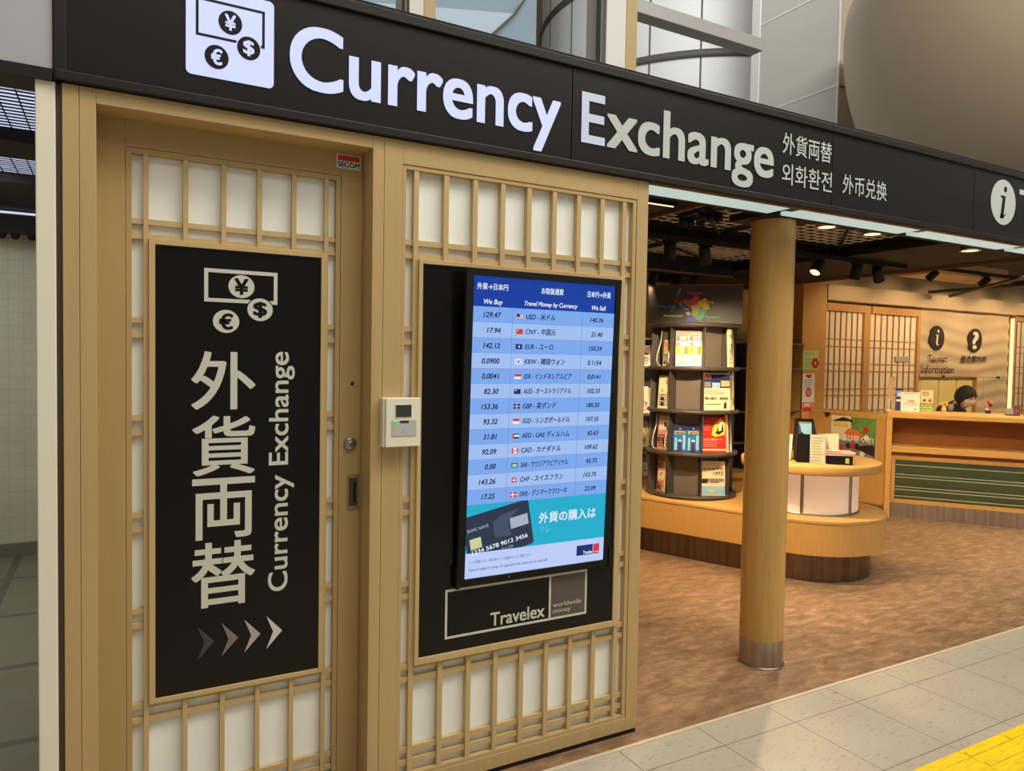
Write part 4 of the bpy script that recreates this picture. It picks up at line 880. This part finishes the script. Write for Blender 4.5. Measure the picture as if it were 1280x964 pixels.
MB().text('Tourist', YL-.005, INK, x=9.65, zb=1.665, cap=.1, width=.43, weight=.015).text('Information', YL-.005, INK, x=9.51, zb=1.515, cap=.11, width=.74, weight=.015).build('lettering', ts)
qs = thing('question_sign', 'dark round question mark symbol above Japanese characters on the wavy wall', 'sign', (10.76, YL, 1.65))
d = MB().disc(10.755, 1.985, YL, .165, .165, INK, 48, t=.02).build('symbol_disc', qs); MB().text('?', YL-.002, CREAMP, box=(10.695, 10.815, 1.87, 2.1), weight=.03, res=8).build('letter', d)
MB().text('総合案内所', YL+.01, INK, box=(10.45, 11.08, 1.665, 1.77), weight=.015).build('lettering', qs)

# ================================================================ INFORMATION COUNTER
FK = frame(7.312, 2.31, math.atan2(-.805, .593))         # local x along the front, +y to the back
LC = 3.6
ct = thing('information_counter', 'long oak information counter with green glass front and steel kick plate', 'counter', (7.312, 2.31, 0))
MB(FK).box(-.06, LC, -.03, .72, 1.06, 1.11, OAK).build('worktop', ct, .004)
MB(FK).box(-.06, -.005, -.02, .7, 0, 1.06, OAK).build('end_panel', ct, .003)
MB(FK).box(-.005, LC, .3, .34, .2, 1.06, OAKDK).build('recess_back', ct, label='brown recessed back panel')
MB(FK).box(-.005, LC, -.025, .32, .70, .765, OAK).build('front_shelf', ct, .004)
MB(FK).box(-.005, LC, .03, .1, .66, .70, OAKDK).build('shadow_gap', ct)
MB(FK).box(.0, LC, .012, .05, .62, .66, OAKD).box(.0, LC, .012, .05, .165, .205, OAKD).box(0, .035, .012, .05, .165, .66, OAKD).build('glass_frame', ct)
gp = MB(FK).box(.035, LC, .02, .045, .205, .62, GREENGL).build('glass_front', ct, label='dark green striped glass front')
m = MB(FK)
WL = mat('pale_glass_line', (186, 186, 150), .3, 0, .5)
for z in (.565, .465, .435, .335, .305, .235): m.box(.04, LC, .018, .02, z-.004, z+.004, WL)
m.build('glass_lines', gp)
m = MB(FK)
for k in range(5):
    for z in (.19, .64): m.cyl((0, 0), .009, 0, .006, CHROME, 14, Matrix.Translation((.04+.44*k, .012, z)) @ Matrix.Rotation(math.pi/2, 4, 'X'))
m.build('studs', gp)
MB(FK).box(-.005, LC, .06, .09, 0, .165, STEEL).build('kick_plate', ct, label='steel kick plate')
MB(FK).box(.0, LC, .046, .058, .160, .165, emit('kick_light', (255, 214, 140), 5.0)).build('kick_light', ct, label='thin glowing strip above the kick plate')
# clear screen on the counter
sh_ = thing('counter_screen', 'clear acrylic screen standing on the information counter in front of the clerk', 'screen', FK @ Vector((.68, .5, 1.11)))
GA = glass('clear_acrylic', (120, 128, 108), .035)
MB(FK).box(.275, 1.075, .50, .506, 1.112, 1.5, GA).build('acrylic_sheet', sh_)
GE = mat('acrylic_edge', (150, 156, 110), .3, 0, .5)
MB(FK).box(.275, 1.075, .498, .508, 1.5, 1.504, GE).box(1.073, 1.076, .498, .508, 1.112, 1.5, GE).box(.274, .277, .498, .508, 1.112, 1.5, GE).box(.86, .863, .498, .508, 1.112, 1.5, GE).build('sheet_edges', sh_)
for x in (.48, .98): MB(FK).box(x, x+.025, .49, .515, 1.49, 1.51, MATTEBLK).build('clip', sh_)
def ck(name, label, cat, x0, x1, z1, y, m_, paint, lean=6, group=None, z0=1.11):
    M = FK @ Matrix.Translation((x0, y, z0)) @ Matrix.Rotation(math.radians(-lean), 4, 'X')
    o = thing(name, label, cat, FK @ Vector(((x0+x1)/2, y, z0)), group)
    MB(M).box(0, x1-x0, 0, .005, 0, z1-z0, m_).build('sheet', o); (MB(FK).box(x0+.01, x1-.01, y-.06, y+.004, z0, z0+.004, m_).build('foot', o) if z0 < 1.15 else None) if z0 < 1.15 else None
    g = MB(M); paint(g, x1-x0, z1-z0); g.build('print', o); return o
def p_notice(m, w, h):
    m.rect(0, w, 0, h, -.0006, WHITE); lines(m, w, h, .15, .95, .88, .97, 1, GREYP, -.001); m.yprism([(.35*w, .48*h), (.75*w, .46*h), (.7*w, .58*h), (.45*w, .6*h)], -.002, -.001, PINKP); lines(m, w, h, .2, .9, .3, .45, 2, GREYP, -.001, 2); m.rect(.7*w, .85*w, .08*h, .14*h, -.0012, GREYP)
ck('white_notice', 'white notice sheet standing at the left end of the information counter', 'notice', .09, .272, 1.32, .42, CREAMP, p_notice)
ck('blue_leaflet', 'dark blue leaflet stand behind the white notice on the counter', 'leaflet', .045, .12, 1.355, .55, PURPLE, bands((.1, .9, .62, .9, LBLUE), (.3, .7, .66, .8, WHITE), (.1, .9, .4, .5, WHITE)))
def p_fly(m, w, h): lines(m, w, h, .1, .9, .55, .9, 4, INK, -.0006, 4); m.disc(.75*w, .2*h, -.0008, .015, .017, RED, 12); m.disc(.3*w, .2*h, -.0008, .012, .015, INK, 12)
ck('pink_card', 'pale pink card with small print fixed above the yellow card on the acrylic screen', 'card', .285, .405, 1.345, .492, CREAMP, p_fly, 0, z0=1.205)
def p_yel(m, w, h): m.rect(0, w, 0, h, -.0006, GREENP); m.rect(.06*w, .94*w, .1*h, .9*h, -.001, LIME); lines(m, w, h, .1, .9, .2, .85, 2, INK, -.0016)
ck('yellow_card', 'yellow green card with dark border at the foot of the acrylic screen', 'card', .28, .405, 1.2, .49, LIME, p_yel, 0)
MB().box(9.0, 9.3, 3.423, 3.4305, 1.66, 1.73, mat('grey_plate', (172, 158, 138), .5)).build('grey_plate', label='small grey plate fixed on the bright shoji screen', cat='plate')
pd = thing('wooden_paddle', 'slim wooden paddle standing upright at the left end of the counter', 'paddle', FK @ Vector((-.02, .35, 1.11)))
M = FK @ Matrix.Translation((-.03, .35, 1.11)) @ Matrix.Rotation(math.radians(4), 4, 'Y')
MB(M).box(-.025, .025, -.004, .004, .13, .38, TANP).build('blade', pd); MB(M).rod((0, 0, .01), (0, 0, .14), .006, CREAMP, 10).build('handle', pd); MB(M).cyl((0, 0), .03, 0, .012, CREAMP, 20).build('stand', pd); MB(M).rect(-.018, .018, .14, .19, -.005, PINKP).build('paddle_mark', pd)
cl_ = thing('desk_calendar', 'small grey desk display with a red dot at the right part of the counter', 'desk display', FK @ Vector((1.06, .4, 1.11)))
M = FK @ Matrix.Translation((1.05, .4, 1.112))
MB(M).prism([(.0, -.03), (.13, -.03), (.13, .03), (.0, .03)], 0, .006, INK).build('base', cl_); MB(M @ Matrix.Rotation(math.radians(-14), 4, 'X')).box(0, .07, -.02, -.014, .004, .07, GREYP).box(.07, .13, -.02, -.014, .004, .095, CHAR).disc(.1, .045, -.021, .012, .015, RED, 16).build('panel', cl_)
fg = thing('small_figurine', 'small cream and brown figurine beside the grey desk display', 'figurine', FK @ Vector((1.24, .4, 1.11)))
M = FK @ Matrix.Translation((1.24, .4, 1.111))
MB(M).lathe([(0, 0), (.032, 0), (.034, .012), (.026, .02), (.02, .05), (.013, .075), (.012, .08)], (0, 0, 0), OAKDK, 24).build('body', fg); MB(M).ball((0, 0, .092), .018, .018, .02, CREAMP, 12).build('head', fg)
sp_ = thing('flower_pot', 'small vase of yellow flowers on the counter left of the clerk', 'vase', FK @ Vector((.5, .62, 1.11)))
M = FK @ Matrix.Translation((.52, .60, 1.111))
MB(M).lathe([(0, 0), (.02, 0), (.026, .03), (.016, .06), (.019, .065)], (0, 0, 0), CREAMP, 20).build('pot', sp_)
m = MB(M)
for k in range(9): m.ball((.03*math.cos(k*2.4), .02*math.sin(k*2.4), .075+.012*(k % 3)), .012, .012, .012, YELLOW, 6)
m.build('blossoms', sp_)
dl = thing('desk_clock', 'small round brown clock on the counter beside the clerk shoulder', 'clock', FK @ Vector((.585, .64, 1.11)))
M = FK @ Matrix.Translation((.585, .62, 1.111)); MB(M).ball((0, 0, .055), .034, .02, .038, CHARL, 12).build('case', dl); MB(M).box(-.025, .025, -.015, .015, 0, .02, CHARL).build('foot', dl); MB(M).disc(0, .055, -.021, .024, .027, GREYP, 20).build('dial', dl)
td = thing('toy_bouquet', 'small red and orange decoration on the counter right of the clerk', 'decoration', FK @ Vector((.93, .6, 1.11)))
M = FK @ Matrix.Translation((.93, .6, 1.111)); m = MB(M); rr = random.Random(4)
for k in range(14): m.ball((.05*(rr.random()-.5), .03*(rr.random()-.5), .03+.1*rr.random()), .016, .014, .016, (RED, ORANGE, PINKP, NAVY, WHITE)[k % 5], 6)
m.build('blossoms', td); MB(M).cyl((0, 0), .025, 0, .03, NAVY, 16, r2=.03).build('cup', td)

# ================================================================ CLERK behind the counter
def skin_mesh(name, nodes, edges, mats_, parent=None, sub=2, root=0):
    me = bpy.data.meshes.new(name); me.from_pydata([n[0] for n in nodes], edges, [])
    o = bpy.data.objects.new(name, me); COL.objects.link(o)
    o.modifiers.new('skin', 'SKIN'); o.modifiers.new('smooth', 'SUBSURF').levels = sub
    dat = me.skin_vertices[0].data
    for i, n in enumerate(nodes):
        r_ = n[1]; dat[i].radius = (r_, r_) if isinstance(r_, (int, float)) else r_; dat[i].use_root = (i == root)
    dg = bpy.context.evaluated_depsgraph_get(); dg.update()
    e = bpy.data.meshes.new_from_object(o.evaluated_get(dg))
    bpy.data.objects.remove(o); bpy.data.meshes.remove(me)
    return e
PB = FK @ Matrix.Translation((.58, 1.10, 0)) @ Matrix.Rotation(math.radians(50), 4, 'Z')   # faces local -y, towards the visitor and to the right
pe = thing('person', 'clerk with black hair, dark jacket and white mask bending behind the information counter', 'person', PB @ Vector((0, 0, 0)))
nd = [((0, 0, .50), (.15, .12)), ((0, .01, .66), (.13, .10)), ((0, .0, .84), (.15, .11)), ((0, -.07, .99), (.11, .08)), ((0, -.13, 1.08), .052), ((0, -.20, 1.15), .05),
      ((.16, -.07, .97), .066), ((-.16, -.07, .97), .066), ((.23, -.10, .88), .05), ((-.23, -.10, .88), .05), ((.21, -.26, .76), .042), ((-.21, -.26, .76), .042), ((.13, -.42, .77), .034), ((-.13, -.42, .77), .034), ((.10, -.49, .77), (.036, .018)), ((-.10, -.49, .77), (.036, .018)),
      ((.09, .0, .47), .1), ((-.09, 0, .47), .1), ((.11, -.36, .48), .075), ((-.11, -.36, .48), .075), ((.11, -.37, .1), .05), ((-.11, -.37, .1), .05), ((.11, -.46, .05), .04), ((-.11, -.46, .05), .04)]
ed = [(0, 1), (1, 2), (2, 3), (3, 4), (4, 5), (3, 6), (3, 7), (6, 8), (7, 9), (8, 10), (9, 11), (10, 12), (11, 13), (12, 14), (13, 15), (0, 16), (0, 17), (16, 18), (17, 19), (18, 20), (19, 21), (20, 22), (21, 23)]
for sx, w_i in ((1, 14), (-1, 15)):
    for k, (dx, ln) in enumerate(((-.024, .06), (-.008, .07), (.008, .067), (.024, .052))):
        b = len(nd); bx, by, bz = nd[w_i][0]
        nd += [((bx+dx, by-.035, bz), .0085), ((bx+dx, by-.035-ln*.55, bz-.004), .0078), ((bx+dx, by-.035-ln, bz-.016), .0068)]; ed += [(w_i, b), (b, b+1), (b+1, b+2)]
    b = len(nd); bx, by, bz = nd[w_i][0]
    nd += [((bx-sx*.036, by+.0, bz-.004), .0105), ((bx-sx*.052, by-.04, bz-.012), .008)]; ed += [(w_i, b), (b, b+1)]
nd = [((a[0], a[1], a[2]+(.10 if a[2] > .8 else 0)+(.05 if abs(a[0]) > .14 and a[2] > .95 else 0)), r_) for a, r_ in nd]
me = skin_mesh('body', nd, ed, None)
HMat = Matrix.Translation((0, -.235, 1.262)) @ Matrix.Rotation(math.radians(14), 4, 'X') @ Matrix.Diagonal((1.08, 1.08, 1.08, 1))
# head: one shaped ball joined with the body
hb_ = MB()
def head_pt(th, ph):
    x = .072*math.sin(th)*math.cos(ph); y = .092*math.sin(th)*math.sin(ph); z = .112*math.cos(th)
    if z < -.03: k = 1-.35*((-z-.03)/.082); x *= k; y = y*k-.008*((-z-.03)/.082)
    return (x, y, z)
n1, n2 = 24, 32; vs = []; fs = []
for i in range(n1+1):
    for j in range(n2): vs.append(head_pt(max(1e-3, min(math.pi-1e-3, math.pi*i/n1)), 2*math.pi*j/n2))
for i in range(n1):
    for j in range(n2): fs.append((i*n2+j, (i+1)*n2+j, (i+1)*n2+(j+1) % n2, i*n2+(j+1) % n2))
hb_.add(vs, fs, SKIN, HMat, True)
hb_.ball((0, -.096, -.012), .012, .016, .022, SKIN, 8, HMat).ball((.074, .008, -.008), .01, .017, .028, SKIN, 8, HMat).ball((-.074, .008, -.008), .01, .017, .028, SKIN, 8, HMat)
for sx in (-1, 1): hb_.ball((sx*.028, -.082, .012), .013, .007, .006, INK, 8, HMat).ball((sx*.028, -.083, .03), .018, .005, .003, HAIR, 8, HMat)
hb_.ball((0, -.083, -.056), .022, .008, .007, PINKP, 8, HMat)
vb = [tuple(v.co) for v in me.vertices]; fb = [tuple(f.vertices) for f in me.polygons]
bd_ = MB(PB)
def in_skin(f):
    c = sum((Vector(vb[i]) for i in f), Vector())/len(f)
    return c.z > 1.19 and c.y < -.13 or (c.y < -.40 and c.z > .6)
bd_.add(vb, [f for f in fb if in_skin(f)], SKIN, smooth=True); bd_.add(vb, [f for f in fb if not in_skin(f)], JACKET, smooth=True)
for mm in hb_.mats:
    k_ = hb_.mats.index(mm); bd_.add([tuple(v) for v in hb_.v], [f for f, mi_ in zip(hb_.f, hb_.mi) if mi_ == k_], mm, smooth=True)
body = bd_.build('body', pe)
bmx = bmesh.new(); bmx.from_mesh(body.data)
bmesh.ops.delete(bmx, geom=[v for v in bmx.verts if not v.link_faces], context='VERTS'); bmesh.ops.remove_doubles(bmx, verts=bmx.verts, dist=1e-5); bmx.to_mesh(body.data); bmx.free()
# hair: a cap over the skull with a fringe
hv = []; hf = []
for i in range(n1+1):
    th = math.pi*i/n1
    for j in range(n2):
        ph = 2*math.pi*j/n2; fr_ = -math.sin(ph)             # 1 at the face
        lim = math.radians(146-55*max(0, fr_+.35)**.9)
        t_ = min(th, lim); x, y, z = head_pt(max(1e-3, t_), ph); g_ = 1.15 if th <= lim else 1.0
        hv.append((x*1.2*(g_/1.15), y*1.17*(g_/1.15), z*1.13+.004))
for i in range(n1):
    for j in range(n2): hf.append((i*n2+j, (i+1)*n2+j, (i+1)*n2+(j+1) % n2, i*n2+(j+1) % n2))
MB(PB @ HMat).add(hv, hf, HAIR, smooth=True).build('hair', pe)
# mask
mv = []; mf = []; a_, b_ = 10, 14
for i in range(a_+1):
    for j in range(b_+1):
        ph = math.radians(-90-62+124*j/b_); th = math.radians(92+50*i/a_)
        x, y, z = head_pt(th, ph); bul = 1.10+.10*math.cos((j/b_-.5)*math.pi)*math.sin(math.pi*(.2+.7*i/a_)); mv.append((x*bul, y*bul, z))
for i in range(a_):
    for j in range(b_): mf.append((i*(b_+1)+j, (i+1)*(b_+1)+j, (i+1)*(b_+1)+j+1, i*(b_+1)+j+1))
mk = MB(PB @ HMat).add(mv, mf, MASKM, smooth=True)
for sx in (-1, 1): mk.rod((sx*.066, -.05, -.012), (sx*.078, .012, .004), .0018, MASKM, 6).rod((sx*.06, -.045, -.06), (sx*.078, .014, -.02), .0018, MASKM, 6)
mk.build('face_mask', pe, label='white face mask')
ch = thing('office_chair', 'dark office chair under the clerk behind the counter', 'chair', PB @ Vector((0, .03, 0)))
MB(PB).box(-.22, .22, -.2, .22, .33, .37, JACKET).build('seat', ch, .01); MB(PB).cyl((0, .02), .03, .06, .33, CHROME, 16).build('stem', ch); MB(PB).box(-.2, .2, .2, .23, .5, .85, JACKET).box(-.03, .03, .2, .22, .4, .52, CHAR).build('backrest', ch, .008)
m = MB(PB)
for k in range(5): a = k*2*math.pi/5; m.rod((0, .02, .08), (.24*math.cos(a), .02+.24*math.sin(a), .05), .016, CHAR, 10).ball((.24*math.cos(a), .02+.24*math.sin(a), .028), .022, .022, .028, CHAR, 8)
m.build('foot_star', ch)

# ================================================================ TRACKS AND SPOTLIGHTS
def track(x0, x1, y, z, label):
    o = thing('light_track', label, 'light track', ((x0+x1)/2, y, z), 'light tracks under the shop ceiling')
    MB().box(x0, x1, y-.017, y+.017, z, z+.035, MATTEBLK).build('rail', o)
    m = MB()
    for x in (x0+.3, (x0+x1)/2, x1-.3): m.rod((x, y, z+.03), (x, y, z+.036), .02, MATTEBLK, 8)
    m.build('hanger_rods', o)
track(2.8, 5.72, 1.20, 2.385, 'black light track carrying the front row of spotlights')
track(7.6, 12.4, 2.3, 2.66, 'black light track before the beige duct box in the counter zone')
track(2.8, 5.72, 2.46, 2.385, 'black light track behind the thick beam over the carousel')
def spot(x, y, z, tilt, turn, label, power=0, col=(1, .76, .46), size=62, r=.042, ln=.115, disc=True):
    """z = track underside; tilt from straight down, turn = heading of the beam"""
    o = thing('spotlight', label, 'spotlight', (x, y, z), 'track spotlights in the shop')
    MB().box(x-.05, x+.05, y-.016, y+.016, z-.012, z, MATTEBLK).build('adapter', o)
    P = Matrix.Translation((x, y, z-.062)) @ Matrix.Rotation(math.radians(turn), 4, 'Z') @ Matrix.Rotation(math.radians(tilt), 4, 'Y')
    MB().rod((x, y, z-.012), (x, y, z-.045), .008, MATTEBLK, 10).build('stem', o)
    m = MB(P); m.lathe([(0, ln*.45), (r*.8, ln*.45), (r*.86, ln*.40), (r, -ln*.55), (r*.93, -ln*.55), (r*.86, -ln*.42)], (0, 0, 0), MATTEBLK, 32)
    c = m.build('can', o)
    MB(P).cyl((0, 0), r*.88, -ln*.44, -ln*.42, LAMPLIT, 28).build('lens', c)
    if power:
        d_ = bpy.data.lights.new('lamp_beam', 'SPOT'); d_.energy = power; d_.color = col; d_.spot_size = math.radians(size); d_.spot_blend = .6; d_.shadow_soft_size = .04
        lo = bpy.data.objects.new('lamp_beam', d_); COL.objects.link(lo); lo.parent = o
        lo.matrix_local = Matrix.Translation((-x, -y, -z)) @ P @ Matrix.Translation((0, 0, -ln*.6))
    return o
WARM = (1, .77, .48)
spot(3.26, 1.20, 2.385, 6, 222, 'black cylinder spotlight hanging straight down, leftmost on the front track', 60, WARM, 120)
spot(3.56, 1.20, 2.385, 34, 215, 'black cylinder spotlight tilted right, second from left on the front track', 215, WARM, 103)
spot(4.67, 1.20, 2.385, 38, 8, 'black spotlight tilted left with glowing face, right of the round column', 120, WARM, 80)
spot(5.11, 1.20, 2.385, 10, 290, 'black spotlight hanging nearly straight, middle one right of the round column', 60, WARM, 80)
spot(5.37, 1.20, 2.385, 42, 200, 'black spotlight tilted right, rightmost on the front track', 170, WARM, 80)
spot(4.17, 2.46, 2.385, 20, 300, 'black spotlight with a glowing face over the left side of the carousel header', 14, WARM, 90)
spot(4.44, 2.46, 2.385, 25, 280, 'dark spotlight behind the thick beam, left of centre over the carousel header', 80, WARM, 80)
spot(4.62, 2.46, 2.385, 30, 270, 'dark spotlight behind the thick beam, right of centre over the carousel header', 80, WARM, 80)
for k, (x, pw) in enumerate(((7.9, 26), (8.9, 42), (9.9, 52), (10.9, 52), (11.9, 40))):  # one spot is inferred, the others are added to brighten the back wall
    spot(x, 2.3, 2.66, 52, 270, 'black spotlight of a partly added row washing %s' % ('the dimmer shoji screen beside the pillar', 'the bright shoji screen', 'the wall around the round i sign', 'the wall around the question mark sign', 'the shoji screen at the picture edge')[k], pw, WARM, 100)
# recessed downlights of the counter zone, in the high right ceiling
def downlight(x, y, z, power, label, size=110):
    o = thing('ceiling_downlight', label, 'downlight', (x, y, z), 'downlights over the information counter')
    MB().lathe([(.0, .0), (.05, 0), (.07, -.006), (.07, .0)], (x, y, z), CHROME, 28).build('ring', o); MB().cyl((x, y), .05, z-.008, z-.005, LAMPLIT, 24).build('lens', o)
    d_ = bpy.data.lights.new('lamp_beam', 'SPOT'); d_.energy = power; d_.color = WARM; d_.spot_size = math.radians(size); d_.spot_blend = .7; d_.shadow_soft_size = .05
    lo = bpy.data.objects.new('lamp_beam', d_); COL.objects.link(lo); lo.parent = o; lo.location = (0, 0, -.03)
downlight(7.3, 1.4, 2.84, 110, 'ceiling downlight over the left end of the information counter')
downlight(8.6, .9, 2.84, 110, 'ceiling downlight over the middle of the information counter')
downlight(8.4, 1.6, 2.84, 90, 'ceiling downlight before the bright shoji screen')
downlight(10.0, 1.6, 2.84, 90, 'ceiling downlight before the i sign')
downlight(11.4, 1.6, 2.84, 90, 'ceiling downlight before the glowing strip')
def pot(x, y, z, label):
    o = thing('ceiling_downlight', label, 'downlight', (x, y, z), 'small downlights behind the fascia')
    MB().lathe([(0, .03), (.06, .03), (.066, 0), (.055, 0), (.05, .012)], (x, y, z), CHROME, 28).build('ring', o); MB().cyl((x, y), .05, z+.002, z+.008, LAMPLIT, 24).build('lens', o)
pot(4.04, .64, 2.462, 'small lit downlight under the mesh just right of the round column')
pot(4.49, .64, 2.462, 'small lit downlight under the mesh, second right of the round column')
pot(5.20, .41, 2.388, 'small lit downlight in the black ceiling slab near the i disc')
lb = thing('linear_lamp', 'short warm linear lamp under the black ceiling slab at the left of the bay', 'lamp', (2.55, .465, 2.4))
MB().box(2.44, 2.66, .45, .48, 2.4, 2.42, MATTEBLK).build('housing', lb); MB().box(2.46, 2.64, .461, .467, 2.396, 2.4, LAMPLIT).build('tube', lb)
lf_ = thing('lamp_cluster', 'cluster of six black lamp heads under the mesh ceiling left of the column', 'ceiling lamp', (3.17, .85, 2.45))
for x, y in ((3.137, .946), (3.189, .94), (3.235, .90), (3.12, .765), (3.174, .756), (3.225, .74)):
    MB().lathe([(0, .026), (.016, .026), (.024, .012), (.026, -.022), (.022, -.022), (.018, 0)], (x, y, 2.452), MATTEBLK, 20).build('lamp_head', lf_)
MB().box(3.09, 3.26, .72, .97, 2.474, 2.482, MATTEBLK).build('mount_plate', lf_)
MB().box(8.2, 9.68, 2.45, 2.9, 2.66, 2.8, PLASTER).build('duct_box', bevel=.005, label='beige boxed duct hanging under the upper ceiling at right', cat='duct')
for k, (a, b) in enumerate((((9.6, 3.1, 2.52), (7.6, .4, 2.62)), ((9.3, 3.2, 2.56), (9.6, .9, 2.6)))):
    MB().rod(a, b, .02, CHAR).build('ceiling_pipe', label=('slanting dark pipe under the ceiling before the header beam', 'dark pipe running towards the fascia at the right edge')[k], cat='pipe')
